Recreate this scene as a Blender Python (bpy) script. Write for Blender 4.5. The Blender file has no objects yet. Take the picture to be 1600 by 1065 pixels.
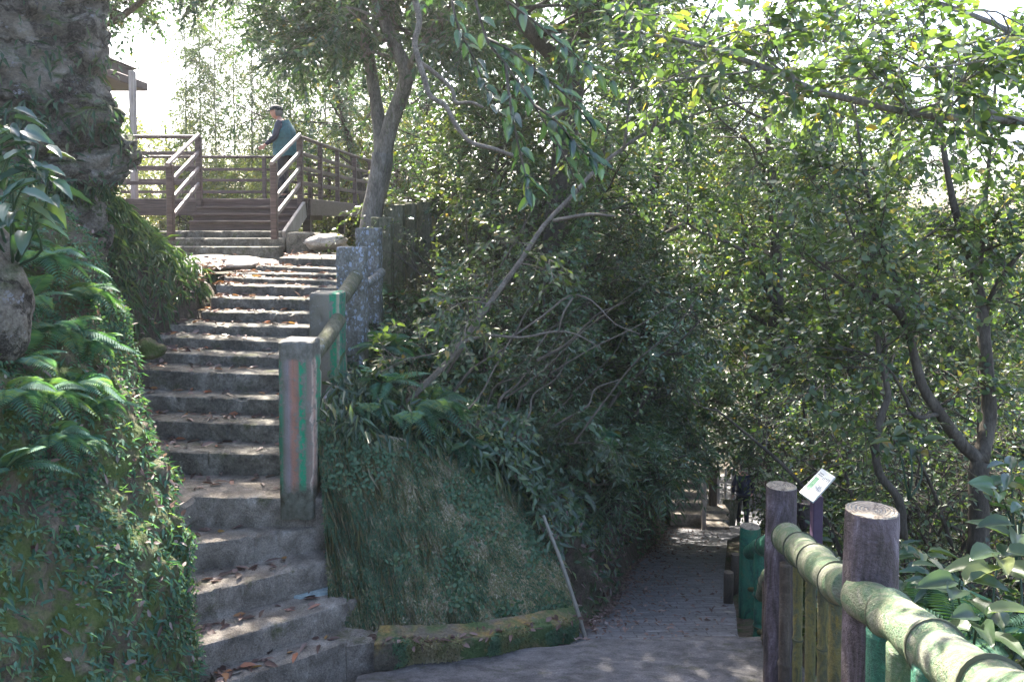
import bpy, math, random
import numpy as np
from mathutils import Vector, Matrix
R = math.radians
sc = bpy.context.scene
col = sc.collection
# ------------------------------------------------------------------ camera, sky, sun, exposure
F = 1244.4; PITCH = R(2.5); PPY = 532.5 - 134.0
cam_d = bpy.data.cameras.new('camera'); cam = bpy.data.objects.new('camera', cam_d); col.objects.link(cam)
cam_d.sensor_width = 36; cam_d.lens = 28; cam_d.shift_y = -134/1600; cam_d.clip_start = .05; cam_d.clip_end = 900
cam.rotation_euler = (R(90)-PITCH, 0, 0); cam.location = (0, 0, 0); sc.camera = cam
SUN_AZ = R(-20); SUN_EL = R(44)          # azimuth measured from +Y (view direction) towards +X
w = bpy.data.worlds.new('World'); sc.world = w; w.use_nodes = True
nt = w.node_tree; bg = nt.nodes['Background']; sky = nt.nodes.new('ShaderNodeTexSky'); sky.sky_type = 'NISHITA'
sky.sun_disc = False; sky.sun_elevation = SUN_EL; sky.sun_rotation = SUN_AZ
sky.dust_density = 3.0; sky.air_density = .7; sky.ozone_density = .4; sky.altitude = 100
nt.links.new(sky.outputs[0], bg.inputs[0]); bg.inputs[1].default_value = 0.15
sd = bpy.data.lights.new('sun', 'SUN'); sun = bpy.data.objects.new('sun', sd); col.objects.link(sun)
sd.energy = 5.0; sd.angle = R(.53); sd.color = (1, .93, .82)
sv = Vector((math.sin(SUN_AZ)*math.cos(SUN_EL), math.cos(SUN_AZ)*math.cos(SUN_EL), math.sin(SUN_EL)))
sun.rotation_euler = sv.to_track_quat('Z', 'Y').to_euler()
sc.view_settings.view_transform = 'Standard'; sc.view_settings.look = 'None'
sc.view_settings.exposure = 2.5; sc.view_settings.gamma = 1
cy = sc.cycles
cy.max_bounces = 6; cy.diffuse_bounces = 4; cy.glossy_bounces = 2; cy.transmission_bounces = 4; cy.transparent_max_bounces = 4
cy.use_denoising = True; cy.sample_clamp_indirect = 6; cy.caustics_reflective = False; cy.caustics_refractive = False
cy.volume_bounces = 0
# ------------------------------------------------------------------ helpers
rng = np.random.default_rng(7)
def P(px, py, d):
    """world point seen at a photograph pixel when it stands d metres in front of the camera"""
    yu = -(py-PPY)/F; y = math.cos(PITCH)+yu*math.sin(PITCH); z = -math.sin(PITCH)+yu*math.cos(PITCH)
    return np.array([(px-800)/F*d/y, d, z*d/y])
def tag(o, label=None, cat=None, group=None, kind=None):
    if label: o['label'] = label
    if cat: o['category'] = cat
    if group: o['group'] = group
    if kind: o['kind'] = kind
    return o
def empty(name, loc=(0, 0, 0), rz=0, **k):
    o = bpy.data.objects.new(name, None); col.objects.link(o); o.location = tuple(float(c) for c in loc); o.rotation_euler.z = rz
    o.empty_display_size = .1
    return tag(o, **k)
def link(name, me, mat, parent=None, loc=None):
    o = bpy.data.objects.new(name, me); col.objects.link(o)
    if mat:
        me.materials.clear()
        for m in (mat if isinstance(mat, (list, tuple)) else [mat]): me.materials.append(m)
    if parent: o.parent = parent
    if loc is not None: o.location = tuple(float(c) for c in loc)
    return o
class MB:
    """collects vertices and polygons of one mesh"""
    def __init__(s): s.v = []; s.f = []; s.n = 0; s.m = []
    def add(s, v, f, mi=0):
        v = np.asarray(v, float).reshape(-1, 3); s.v.append(v)
        for q in f: s.f.append(tuple(int(i)+s.n for i in q)); s.m.append(mi)
        s.n += len(v); return s
    def box(s, c, size, rot=None, mi=0, bev=0):
        x, y, z = [a/2 for a in size]
        if bev:
            b = min(bev, x*.49, y*.49, z*.49); v = []; 
            for sx in (-1, 1):
                for sy in (-1, 1):
                    for sz in (-1, 1):
                        v += [(sx*x, sy*(y-b), sz*(z-b)), (sx*(x-b), sy*y, sz*(z-b)), (sx*(x-b), sy*(y-b), sz*z)]
            v = np.array(v)
            i = lambda a, b_, c_, k: ((a*2+b_)*2+c_)*3+k
            f = []
            for a in (0, 1):
                q = [i(a, 0, 0, 0), i(a, 1, 0, 0), i(a, 1, 1, 0), i(a, 0, 1, 0)]; f.append(q if a else q[::-1])
                q = [i(0, a, 0, 1), i(1, a, 0, 1), i(1, a, 1, 1), i(0, a, 1, 1)]; f.append(q[::-1] if a else q)
                q = [i(0, 0, a, 2), i(1, 0, a, 2), i(1, 1, a, 2), i(0, 1, a, 2)]; f.append(q if a else q[::-1])
            for a in (0, 1):
                for b_ in (0, 1):
                    f.append([i(a, b_, 0, 0), i(a, b_, 0, 1), i(a, b_, 1, 1), i(a, b_, 1, 0)])
                    f.append([i(a, 0, b_, 0), i(a, 0, b_, 2), i(a, 1, b_, 2), i(a, 1, b_, 0)])
                    f.append([i(0, a, b_, 1), i(0, a, b_, 2), i(1, a, b_, 2), i(1, a, b_, 1)])
                    for c_ in (0, 1):
                        pass
            for a in (0, 1):
                for b_ in (0, 1):
                    for c_ in (0, 1): f.append([i(a, b_, c_, 0), i(a, b_, c_, 1), i(a, b_, c_, 2)])
        else:
            v = np.array([(a*x, b*y, c_*z) for a in (-1, 1) for b in (-1, 1) for c_ in (-1, 1)])
            f = [(0, 1, 3, 2), (4, 6, 7, 5), (0, 4, 5, 1), (2, 3, 7, 6), (0, 2, 6, 4), (1, 5, 7, 3)]
        if rot is not None: v = v @ np.array(rot).T
        return s.add(v+np.array(c, float), f, mi)
    def beam(s, a, b, wdt, hgt, bev=.006, mi=0):
        a = np.array(a, float); b = np.array(b, float); d = b-a; L = np.linalg.norm(d); d /= L
        up = np.array([0, 0, 1.]) if abs(d[2]) < .95 else np.array([0, 1., 0])
        sd_ = np.cross(d, up); sd_ /= np.linalg.norm(sd_); u = np.cross(sd_, d)
        return s.box((a+b)/2, (L, wdt, hgt), np.stack([d, sd_, u], 1), mi, bev)
    def tube(s, pts, rad, seg=10, jit=0, cap=True, mi=0, fine=0, sd=0):
        pts = np.array(pts, float); rad = np.broadcast_to(np.array(rad, float), (len(pts),)).copy()
        if fine:
            t = np.arange(len(pts)); tt = np.linspace(0, len(pts)-1, (len(pts)-1)*fine+1)
            rad = np.interp(tt, t, rad); pts = crom(pts, tt)
        T = np.gradient(pts, axis=0); T /= np.linalg.norm(T, axis=1)[:, None]+1e-9
        ref = np.array([1., .13, .07]) if abs(T[0][0]) < .8 else np.array([.1, 1., .1])
        U = ref-T*(T@ref)[:, None]; U /= np.linalg.norm(U, axis=1)[:, None]+1e-9; W = np.cross(T, U)
        a = np.linspace(0, 2*np.pi, seg, endpoint=False)
        ring = U[:, None]*np.cos(a)[None, :, None]+W[:, None]*np.sin(a)[None, :, None]
        v = pts[:, None]+ring*rad[:, None, None]
        if jit:
            nn = fbm(v.reshape(-1, 3)*6+sd, 3).reshape(len(pts), seg)-.5
            v = v+ring*(nn*2*jit*rad[:, None])[..., None]
        n = len(pts); f = [(i*seg+j, i*seg+(j+1) % seg, (i+1)*seg+(j+1) % seg, (i+1)*seg+j) for i in range(n-1) for j in range(seg)]
        v = v.reshape(-1, 3)
        if cap: f.append(list(range(seg))[::-1]); f.append([(n-1)*seg+j for j in range(seg)])
        return s.add(v, f, mi)
    def grid(s, G, mi=0, flip=False):
        n, m = G.shape[:2]; v = G.reshape(-1, 3)
        f = [(i*m+j, (i+1)*m+j, (i+1)*m+j+1, i*m+j+1) for i in range(n-1) for j in range(m-1)]
        if flip: f = [q[::-1] for q in f]
        return s.add(v, f, mi)
    def build(s, name, mat, parent=None, smooth=True, loc=None, origin=None, ang=35):
        me = bpy.data.meshes.new(name); v = np.concatenate(s.v)
        if origin is not None: v = v-np.array(origin, float)
        me.from_pydata(v.tolist(), [], s.f); me.update()
        me.polygons.foreach_set('material_index', s.m)
        if smooth:
            me.shade_smooth()
            if ang: me.set_sharp_from_angle(angle=R(ang))
        return link(name, me, mat, parent, loc if loc is not None else origin)
def crom(p, tt):
    n = len(p); q = np.vstack([2*p[0]-p[1], p, 2*p[-1]-p[-2]]); i = np.clip(tt.astype(int), 0, n-2); t = (tt-i)[:, None]
    a, b, c, d = q[i], q[i+1], q[i+2], q[i+3]
    return .5*((2*b)+(-a+c)*t+(2*a-5*b+4*c-d)*t*t+(-a+3*b-3*c+d)*t**3)
def _h(ix, iy, iz, s):
    n = (ix*374761393+iy*668265263+iz*2147483647+s*1274126177) & 0xffffffff
    n = ((n ^ (n >> 13))*1274126177) & 0xffffffff; n = ((n ^ (n >> 16))*2246822519) & 0xffffffff
    return ((n ^ (n >> 15)) & 0xffffff)/float(0xffffff)
def vnoise(p, s=0):
    i = np.floor(p).astype(np.int64); f = p-i; f = f*f*(3-2*f); x, y, z = i[:, 0], i[:, 1], i[:, 2]; o = 0
    for a in (0, 1):
        for b in (0, 1):
            for c in (0, 1):
                o = o+_h(x+a, y+b, z+c, s)*(f[:, 0] if a else 1-f[:, 0])*(f[:, 1] if b else 1-f[:, 1])*(f[:, 2] if c else 1-f[:, 2])
    return o
def fbm(p, o=4, s=0):
    p = np.asarray(p, float); r = 0; a = .5; t = 0
    for k in range(o): r = r+a*vnoise(p*2**k+k*17.3, s+k); t += a; a *= .5
    return r/t
def unit(v): return v/(np.linalg.norm(v, axis=-1, keepdims=True)+1e-9)
def trimesh(name, v, t, mat, parent=None, rnd=None, smooth=True):
    me = bpy.data.meshes.new(name); v = np.ascontiguousarray(v, np.float32); t = np.ascontiguousarray(t, np.int32)
    me.vertices.add(len(v)); me.vertices.foreach_set('co', v.ravel())
    me.loops.add(t.size); me.loops.foreach_set('vertex_index', t.ravel())
    me.polygons.add(len(t)); me.polygons.foreach_set('loop_start', np.arange(len(t), dtype=np.int32)*3)
    me.update(calc_edges=True)
    if rnd is not None: me.attributes.new('rnd', 'FLOAT', 'POINT').data.foreach_set('value', np.ascontiguousarray(rnd, np.float32))
    if smooth: me.shade_smooth()
    return link(name, me, mat, parent)
# ------------------------------------------------------------------ node materials
def mat(name):
    m = bpy.data.materials.new(name); m.use_nodes = True; nt = m.node_tree; b = nt.nodes['Principled BSDF']
    return m, nt, b
def N(nt, t, **k):
    n = nt.nodes.new(t)
    for a, v in k.items():
        if a.startswith('i_'): n.inputs[a[2:].replace('_', ' ')].default_value = v
        else: setattr(n, a, v)
    return n
def coords(nt, scale=(1, 1, 1), kind='Object', rot=(0, 0, 0)):
    tc = N(nt, 'ShaderNodeTexCoord'); mp = N(nt, 'ShaderNodeMapping'); mp.inputs['Scale'].default_value = scale; mp.inputs['Rotation'].default_value = rot
    nt.links.new(tc.outputs[kind], mp.inputs[0]); return mp.outputs[0]
def noise(nt, vec, scale, detail=6, rough=.6, dist=0):
    n = N(nt, 'ShaderNodeTexNoise'); n.inputs['Scale'].default_value = scale; n.inputs['Detail'].default_value = detail
    n.inputs['Roughness'].default_value = rough; n.inputs['Distortion'].default_value = dist; nt.links.new(vec, n.inputs['Vector']); return n.outputs['Fac']
def ramp(nt, fac, stops, mode='LINEAR'):
    r = N(nt, 'ShaderNodeValToRGB'); r.color_ramp.interpolation = mode; e = r.color_ramp.elements
    while len(e) > 1: e.remove(e[-1])
    c = lambda q: tuple(q)+(1,) if hasattr(q, '__len__') else (q, q, q, 1)
    e[0].position = stops[0][0]; e[0].color = c(stops[0][1])
    for p, q in stops[1:]: x = e.new(p); x.color = c(q)
    nt.links.new(fac, r.inputs[0]); return r.outputs[0]
def mix(nt, fac, a, b, mode='MIX'):
    m = N(nt, 'ShaderNodeMix', data_type='RGBA', blend_type=mode)
    for i, x in ((0, fac), (6, a), (7, b)):
        if isinstance(x, bpy.types.NodeSocket): nt.links.new(x, m.inputs[i])
        elif hasattr(x, '__len__'): m.inputs[i].default_value = tuple(x)+(1,)
        else: m.inputs[i].default_value = x if i == 0 else (x, x, x, 1)
    return m.outputs[2]
def math_(nt, op, a, b=0, c=None):
    m = N(nt, 'ShaderNodeMath', operation=op)
    for s, x in zip(m.inputs, (a, b) if c is None else (a, b, c)):
        if isinstance(x, bpy.types.NodeSocket): nt.links.new(x, s)
        else: s.default_value = x
    return m.outputs[0]
def bump(nt, b, h, dist=.02, st=1):
    n = N(nt, 'ShaderNodeBump'); n.inputs['Distance'].default_value = dist; n.inputs['Strength'].default_value = st
    nt.links.new(h, n.inputs['Height']); nt.links.new(n.outputs[0], b.inputs['Normal'])
def up_mask(nt, lo=.3, hi=.8):
    g = N(nt, 'ShaderNodeNewGeometry'); s = N(nt, 'ShaderNodeSeparateXYZ'); nt.links.new(g.outputs['Normal'], s.inputs[0])
    r = N(nt, 'ShaderNodeMapRange'); r.inputs[1].default_value = lo; r.inputs[2].default_value = hi; nt.links.new(s.outputs[2], r.inputs[0]); return r.outputs[0]
def stone(name, stops, sc1=3, bmp=.012, moss=None, mo=(.52, .62), fine=60, rough=.9, scale=(1, 1, 1), mossup=False, spots=None, crack=0):
    m, nt, b = mat(name); v = coords(nt, scale, 'Object'); n1 = noise(nt, v, sc1, 9, .68, .4); n2 = noise(nt, v, fine, 4, .7)
    c = ramp(nt, n1, stops); c = mix(nt, .8, c, ramp(nt, n2, [(.32, .28), (.68, .74)]), 'OVERLAY')
    if spots:
        vo = N(nt, 'ShaderNodeTexVoronoi'); vo.inputs['Scale'].default_value = spots[1]; vo.inputs['Randomness'].default_value = 1
        nd = N(nt, 'ShaderNodeTexNoise'); nd.inputs['Scale'].default_value = spots[1]*1.4; nt.links.new(v, nd.inputs['Vector'])
        mx = N(nt, 'ShaderNodeVectorMath', operation='ADD'); nt.links.new(v, mx.inputs[0])
        sc_ = N(nt, 'ShaderNodeVectorMath', operation='SCALE'); sc_.inputs['Scale'].default_value = 1.6/spots[1]; nt.links.new(nd.outputs['Color'], sc_.inputs[0]); nt.links.new(sc_.outputs[0], mx.inputs[1])
        nt.links.new(mx.outputs[0], vo.inputs['Vector'])
        big = ramp(nt, noise(nt, v, spots[1]*.3, 3), [(.5-spots[2], 0), (.62-spots[2], 1)])
        msk = math_(nt, 'MULTIPLY', ramp(nt, vo.outputs['Distance'], [(.34, 1), (.46, 0)]), big)
        c = mix(nt, msk, c, spots[0])
    if moss:
        f = ramp(nt, noise(nt, v, sc1*.7+.5, 6, .7), [(mo[0], 0), (mo[1], 1)])
        if mossup: f = math_(nt, 'MULTIPLY', f, up_mask(nt, .1, .7))
        mc = ramp(nt, n2, [(.3, moss[0]), (.7, moss[1])]); c = mix(nt, f, c, mc)
    hh = math_(nt, 'ADD', n1, math_(nt, 'MULTIPLY', n2, .35))
    if crack:
        nd = N(nt, 'ShaderNodeTexNoise'); nd.inputs['Scale'].default_value = 3; nd.inputs['Detail'].default_value = 7; nd.inputs['Roughness'].default_value = .65; nt.links.new(v, nd.inputs['Vector'])
        sc_ = N(nt, 'ShaderNodeVectorMath', operation='SCALE'); sc_.inputs['Scale'].default_value = .75; nt.links.new(nd.outputs['Color'], sc_.inputs[0]); ad = N(nt, 'ShaderNodeVectorMath', operation='ADD'); nt.links.new(v, ad.inputs[0]); nt.links.new(sc_.outputs[0], ad.inputs[1])
        vo = N(nt, 'ShaderNodeTexVoronoi', feature='DISTANCE_TO_EDGE'); vo.inputs['Scale'].default_value = crack; nt.links.new(ad.outputs[0], vo.inputs['Vector'])
        e_ = ramp(nt, vo.outputs['Distance'], [(0, 0), (.05, 1)]); c = mix(nt, math_(nt, 'MULTIPLY', math_(nt, 'SUBTRACT', 1, e_), .7), c, (.03, .026, .022)); hh = math_(nt, 'ADD', hh, math_(nt, 'MULTIPLY', e_, .5))
    nt.links.new(c, b.inputs['Base Color']); b.inputs['Roughness'].default_value = rough; b.inputs['Specular IOR Level'].default_value = .3
    bump(nt, b, hh, bmp); return m
def leafmat(name, stops, rough=.4, tr=.35, tcol=(1.6, 1.9, .5), spec=.5, tvar=1.0):
    m, nt, b = mat(name); at = N(nt, 'ShaderNodeAttribute', attribute_name='rnd'); c = ramp(nt, at.outputs['Fac'], stops)
    oi = N(nt, 'ShaderNodeObjectInfo'); hs = N(nt, 'ShaderNodeHueSaturation'); hs.inputs['Saturation'].default_value = .9; nt.links.new(c, hs.inputs['Color'])
    nt.links.new(math_(nt, 'MULTIPLY_ADD', oi.outputs['Random'], .03, .485), hs.inputs['Hue']); nt.links.new(math_(nt, 'MULTIPLY_ADD', oi.outputs['Random'], .5*tvar, 1-.25*tvar), hs.inputs['Value'])
    c = hs.outputs[0]
    nt.links.new(c, b.inputs['Base Color']); b.inputs['Roughness'].default_value = rough; b.inputs['Specular IOR Level'].default_value = spec
    t = N(nt, 'ShaderNodeBsdfTranslucent'); nt.links.new(mix(nt, 1, c, tcol, 'MULTIPLY'), t.inputs[0])
    mx = N(nt, 'ShaderNodeMixShader'); mx.inputs[0].default_value = tr; nt.links.new(b.outputs[0], mx.inputs[1]); nt.links.new(t.outputs[0], mx.inputs[2])
    nt.links.new(mx.outputs[0], nt.nodes['Material Output'].inputs[0]); return m
M = {}
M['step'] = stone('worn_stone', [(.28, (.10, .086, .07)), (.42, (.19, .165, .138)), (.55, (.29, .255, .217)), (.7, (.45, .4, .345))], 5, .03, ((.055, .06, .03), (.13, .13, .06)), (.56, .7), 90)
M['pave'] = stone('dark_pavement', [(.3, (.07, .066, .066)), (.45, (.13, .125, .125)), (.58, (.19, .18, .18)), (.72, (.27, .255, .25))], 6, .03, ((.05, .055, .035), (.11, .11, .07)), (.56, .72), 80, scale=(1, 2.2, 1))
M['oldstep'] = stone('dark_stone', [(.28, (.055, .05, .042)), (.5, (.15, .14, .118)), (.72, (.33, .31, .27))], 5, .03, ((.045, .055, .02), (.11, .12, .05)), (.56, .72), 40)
M['rock'] = stone('rock', [(.3, (.05, .042, .035)), (.42, (.15, .13, .105)), (.56, (.3, .265, .22)), (.72, (.46, .42, .37))], 3.2, .12, ((.035, .055, .015), (.1, .14, .04)), (.42, .56), 30, .95, (1, 1, 1.3), True, ((.36, .36, .38), 30, -.06), 1.7)
M['slab'] = stone('pale_rock', [(.25, (.24, .21, .18)), (.5, (.42, .38, .34)), (.75, (.6, .56, .5))], 3, .03, None, fine=35)
M['lichen'] = stone('lichen_concrete', [(.3, (.10, .09, .07)), (.5, (.2, .19, .16)), (.75, (.3, .28, .25))], 6, .02, ((.05, .06, .02), (.12, .12, .05)), (.58, .7), 50, .9, (1, 1, .7), False, ((.40, .44, .52), 26, .08))
M['oldconc'] = stone('weathered_concrete', [(.25, (.045, .05, .03)), (.5, (.13, .125, .085)), (.75, (.26, .24, .18))], 5, .02, ((.05, .065, .02), (.11, .12, .04)), (.5, .65), 40, .9, (1, 1, .35), False, ((.33, .35, .36), 20, -.02))
M['soil'] = stone('soil', [(.25, (.045, .037, .028)), (.5, (.1, .08, .06)), (.75, (.17, .14, .11))], 6, .06, ((.03, .055, .02), (.07, .1, .04)), (.5, .62), 50)
M['bank'] = stone('mossy_soil', [(.25, (.05, .042, .03)), (.5, (.11, .09, .065)), (.75, (.2, .17, .13))], 5, .04, ((.045, .075, .018), (.11, .14, .04)), (.42, .55), 60)
M['wall'] = stone('mossy_wall', [(.22, (.10, .08, .05)), (.42, (.23, .19, .11)), (.55, (.33, .27, .16)), (.72, (.44, .4, .32))], 5, .06, ((.045, .09, .045), (.11, .17, .085)), (.46, .6), 45, .95, (1.5, 1, .35))
M['footing'] = stone('stained_footing', [(.25, (.05, .045, .03)), (.45, (.15, .13, .1)), (.58, (.27, .18, .06)), (.66, (.2, .17, .13)), (.8, (.24, .21, .18))], 3, .04, ((.045, .08, .03), (.1, .15, .06)), (.45, .56), 40)
M['bark'] = stone('grey_bark', [(.25, (.07, .06, .05)), (.5, (.17, .155, .135)), (.75, (.30, .28, .25))], 9, .012, ((.05, .06, .02), (.1, .12, .05)), (.58, .7), 60, .9, (1, 1, .3))
M['bark2'] = stone('dark_bark', [(.25, (.03, .025, .02)), (.5, (.08, .068, .055)), (.75, (.16, .14, .115))], 9, .01, None, fine=60, scale=(1, 1, .3))
M['pale'] = stone('pale_branch', [(.25, (.08, .068, .055)), (.5, (.15, .13, .108)), (.75, (.25, .225, .19))], 14, .004, None, fine=80, scale=(1, 1, 1))
M['path'] = None
def path_mat():
    m, nt, b = mat('paved_path'); v = coords(nt, (1, 1, 1), 'UV'); br = N(nt, 'ShaderNodeTexBrick'); nt.links.new(v, br.inputs['Vector'])
    br.inputs['Scale'].default_value = 1; br.inputs['Brick Width'].default_value = .2; br.inputs['Row Height'].default_value = .075; br.inputs['Mortar Size'].default_value = .007; br.inputs['Mortar Smooth'].default_value = .6
    br.inputs['Color1'].default_value = (.21, .21, .225, 1); br.inputs['Color2'].default_value = (.15, .15, .16, 1); br.inputs['Mortar'].default_value = (.09, .09, .09, 1)
    n = noise(nt, v, 5, 8, .7); n2 = noise(nt, v, 50, 4)
    c = mix(nt, .7, br.outputs['Color'], ramp(nt, n, [(.3, .3), (.7, .72)]), 'OVERLAY'); c = mix(nt, .5, c, ramp(nt, n2, [(.3, .3), (.7, .7)]), 'OVERLAY')
    nt.links.new(c, b.inputs['Base Color']); b.inputs['Roughness'].default_value = .75
    bump(nt, b, math_(nt, 'ADD', math_(nt, 'MULTIPLY', br.outputs['Fac'], -.7), math_(nt, 'ADD', n2, n)), .02); return m
M['path'] = path_mat()
def wood(name, a, b_, c_, ax='X'):
    m, nt, b = mat(name); s = {'X': (2, 30, 30), 'Z': (30, 30, 2), 'Y': (30, 2, 30)}[ax]; v = coords(nt, s, 'Object'); n = noise(nt, v, 1, 6, .6, .6); v2 = coords(nt); n2 = noise(nt, v2, 3, 4)
    c = ramp(nt, n, [(.3, a), (.5, b_), (.72, c_)]); c = mix(nt, .6, c, ramp(nt, n2, [(.3, .38), (.7, .64)]), 'OVERLAY'); nt.links.new(c, b.inputs['Base Color']); b.inputs['Roughness'].default_value = .6
    bump(nt, b, n, .004); return m
M['wood'] = wood('brown_wood', (.045, .028, .024), (.095, .062, .055), (.16, .11, .10))
M['railwood'] = wood('rail_wood', (.12, .09, .085), (.21, .165, .16), (.32, .27, .26))
M['greywood'] = wood('pale_wood', (.2, .17, .15), (.33, .29, .26), (.45, .4, .37), 'Z')
def flat(name, c, rough=.7, var=.25, scale=12, metal=0):
    m, nt, b = mat(name); v = coords(nt); n = noise(nt, v, scale, 5, .65); q = np.array(c)
    nt.links.new(ramp(nt, n, [(.25, tuple(q*(1-var))), (.75, tuple(np.minimum(q*(1+var), 1)))]), b.inputs['Base Color']); b.inputs['Roughness'].default_value = rough; b.inputs['Metallic'].default_value = metal
    bump(nt, b, n, .003); return m
def painted_post(nm='striped_paint', front=None, sidec=None):
    m, nt, b = mat(nm); v = coords(nt); st = noise(nt, coords(nt, (9, 9, .5)), 1.5, 5, .6)
    s = N(nt, 'ShaderNodeSeparateXYZ'); nt.links.new(v, s.inputs[0])
    g = N(nt, 'ShaderNodeNewGeometry'); gn = N(nt, 'ShaderNodeSeparateXYZ'); nt.links.new(g.outputs['Normal'], gn.inputs[0])
    x = math_(nt, 'ADD', math_(nt, 'MULTIPLY_ADD', s.outputs[0], 3.4, .5), math_(nt, 'MULTIPLY_ADD', st, .22, -.11))
    gr = (.02, .27, .14); c0 = ramp(nt, x, front or [(0, (.05, .2, .12)), (.14, (.06, .2, .12)), (.2, (.17, .15, .12)), (.3, (.24, .2, .21)), (.42, (.36, .17, .12)), (.58, (.28, .17, .13)), (.63, gr), (.74, gr), (.8, (.19, .16, .13)), (.9, (.24, .17, .14)), (.96, (.5, .42, .34))])
    side = ramp(nt, math_(nt, 'ADD', math_(nt, 'MULTIPLY_ADD', s.outputs[1], 3.2, .5), math_(nt, 'MULTIPLY_ADD', st, .2, -.1)), sidec or [(0, (.52, .44, .36)), (.2, (.45, .25, .2)), (.42, (.5, .43, .35)), (.5, gr), (.75, (.05, .25, .13)), (.86, (.4, .36, .3))])
    c = mix(nt, math_(nt, 'GREATER_THAN', gn.outputs[0], .6), c0, side)
    fl = noise(nt, v, 22, 8, .7); bare = ramp(nt, fl, [(.35, (.10, .095, .075)), (.7, (.24, .22, .19))])
    c = mix(nt, ramp(nt, math_(nt, 'ADD', fl, math_(nt, 'MULTIPLY', st, .5)), [(.77, 0), (.85, .9)]), c, bare)
    zz = math_(nt, 'ADD', s.outputs[2], math_(nt, 'MULTIPLY', fl, .25))
    c = mix(nt, ramp(nt, zz, [(.33, 1), (.42, 0)]), c, ramp(nt, fl, [(.3, (.05, .05, .03)), (.7, (.16, .16, .13))]))
    zt = math_(nt, 'ADD', s.outputs[2], math_(nt, 'MULTIPLY', fl, .08)); c = mix(nt, ramp(nt, math_(nt, 'SUBTRACT', zt, .85), [(.40, 0), (.43, 1)]), c, bare)
    nt.links.new(c, b.inputs['Base Color']); b.inputs['Roughness'].default_value = .7; bump(nt, b, math_(nt, 'ADD', fl, st), .008); return m
M['striped'] = painted_post(); M['striped2'] = painted_post('striped_paint_green', [(0, (.13, .12, .09)), (.5, (.2, .18, .14)), (.66, (.22, .2, .15)), (.7, (.02, .25, .12)), (.84, (.02, .27, .13)), (.9, (.3, .28, .2)), (1, (.42, .38, .28))], [(0, (.44, .38, .3)), (.12, (.03, .24, .13)), (.3, (.02, .16, .1)), (.6, (.02, .22, .12)), (.8, (.05, .2, .12)), (.9, (.35, .2, .16))])
def paint3(name, stops, fine=30, sc_=5, rough=.5, scale=(1, 1, 1), bd=.006, lines=None):
    m, nt, b = mat(name); v = coords(nt, scale); n = noise(nt, v, sc_, 9, .7, 1.2); n2 = noise(nt, coords(nt), fine, 5, .7)
    c = ramp(nt, n, stops); c = mix(nt, .5, c, ramp(nt, n2, [(.3, .32), (.7, .68)]), 'OVERLAY')
    nt.links.new(c, b.inputs['Base Color']); b.inputs['Roughness'].default_value = rough; bump(nt, b, math_(nt, 'ADD', n2, n), bd); return m
M['bamgreen'] = paint3('mottled_green_paint', [(.28, (.2, .17, .13)), (.38, (.2, .23, .16)), (.45, (.09, .17, .08)), (.5, (.19, .22, .12)), (.58, (.28, .27, .2)), (.64, (.2, .25, .12)), (.72, (.26, .27, .06))], 90, 5, .45, bd=.012)
M['bamolive'] = paint3('olive_yellow_paint', [(.32, (.04, .045, .03)), (.42, (.1, .1, .05)), (.5, (.2, .17, .05)), (.58, (.09, .11, .07)), (.66, (.27, .2, .04)), (.74, (.12, .1, .09))], 60, 8, .5, (1, 1, .35), .012)
M['bamdeep'] = paint3('deep_green_paint', [(.3, (.02, .045, .035)), (.42, (.025, .11, .075)), (.52, (.04, .2, .12)), (.62, (.07, .17, .1)), (.74, (.2, .22, .1))], 60, 7, .45, (1, 1, .5), .012)
M['purple'] = paint3('purple_brown_bark_paint', [(.34, (.025, .02, .018)), (.44, (.075, .058, .056)), (.52, (.12, .09, .10)), (.6, (.2, .16, .185)), (.7, (.38, .33, .37))], 50, 9, .5, (1, 1, .22), .02)
M['brownpost'] = paint3('brown_bark_paint', [(.28, (.04, .03, .022)), (.5, (.1, .075, .055)), (.75, (.2, .16, .13))], 70, 7, .55, (1, 1, .35), .012)
def cut_mat():
    m, nt, b = mat('cut_log_face'); v = coords(nt); n = noise(nt, v, 14, 6, .7); n2 = noise(nt, v, 90, 4, .7); ln = N(nt, 'ShaderNodeVectorMath', operation='LENGTH'); nt.links.new(v, ln.inputs[0])
    rg = math_(nt, 'SINE', math_(nt, 'MULTIPLY', math_(nt, 'ADD', ln.outputs['Value'], math_(nt, 'MULTIPLY', n, .03)), 420))
    c = ramp(nt, math_(nt, 'ADD', math_(nt, 'MULTIPLY', rg, .12), n), [(.3, (.14, .11, .085)), (.45, (.3, .25, .19)), (.58, (.42, .36, .28)), (.72, (.22, .2, .15))]); c = mix(nt, .6, c, ramp(nt, n2, [(.3, .3), (.7, .7)]), 'OVERLAY')
    rp = N(nt, 'ShaderNodeSeparateXYZ'); nt.links.new(v, rp.inputs[0]); an = math_(nt, 'ARCTAN2', rp.outputs[0], rp.outputs[1]); cr = math_(nt, 'SINE', math_(nt, 'ADD', math_(nt, 'MULTIPLY', an, 5), math_(nt, 'MULTIPLY', n, 9)))
    c = mix(nt, ramp(nt, cr, [(.93, 0), (.99, .75)]), c, (.06, .045, .035)); nt.links.new(c, b.inputs['Base Color']); b.inputs['Roughness'].default_value = .85; bump(nt, b, math_(nt, 'ADD', n2, rg), .003); return m
M['cut'] = cut_mat()
M['ring'] = flat('dark_ring', (.08, .085, .05), .6)
M['leaf_dark'] = leafmat('glossy_dark_leaf', [(0, (.03, .068, .042)), (.5, (.058, .12, .066)), (.85, (.095, .165, .075)), (.96, (.12, .16, .04)), (1, (.25, .19, .04))], .3, .26, spec=.75)
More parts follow.
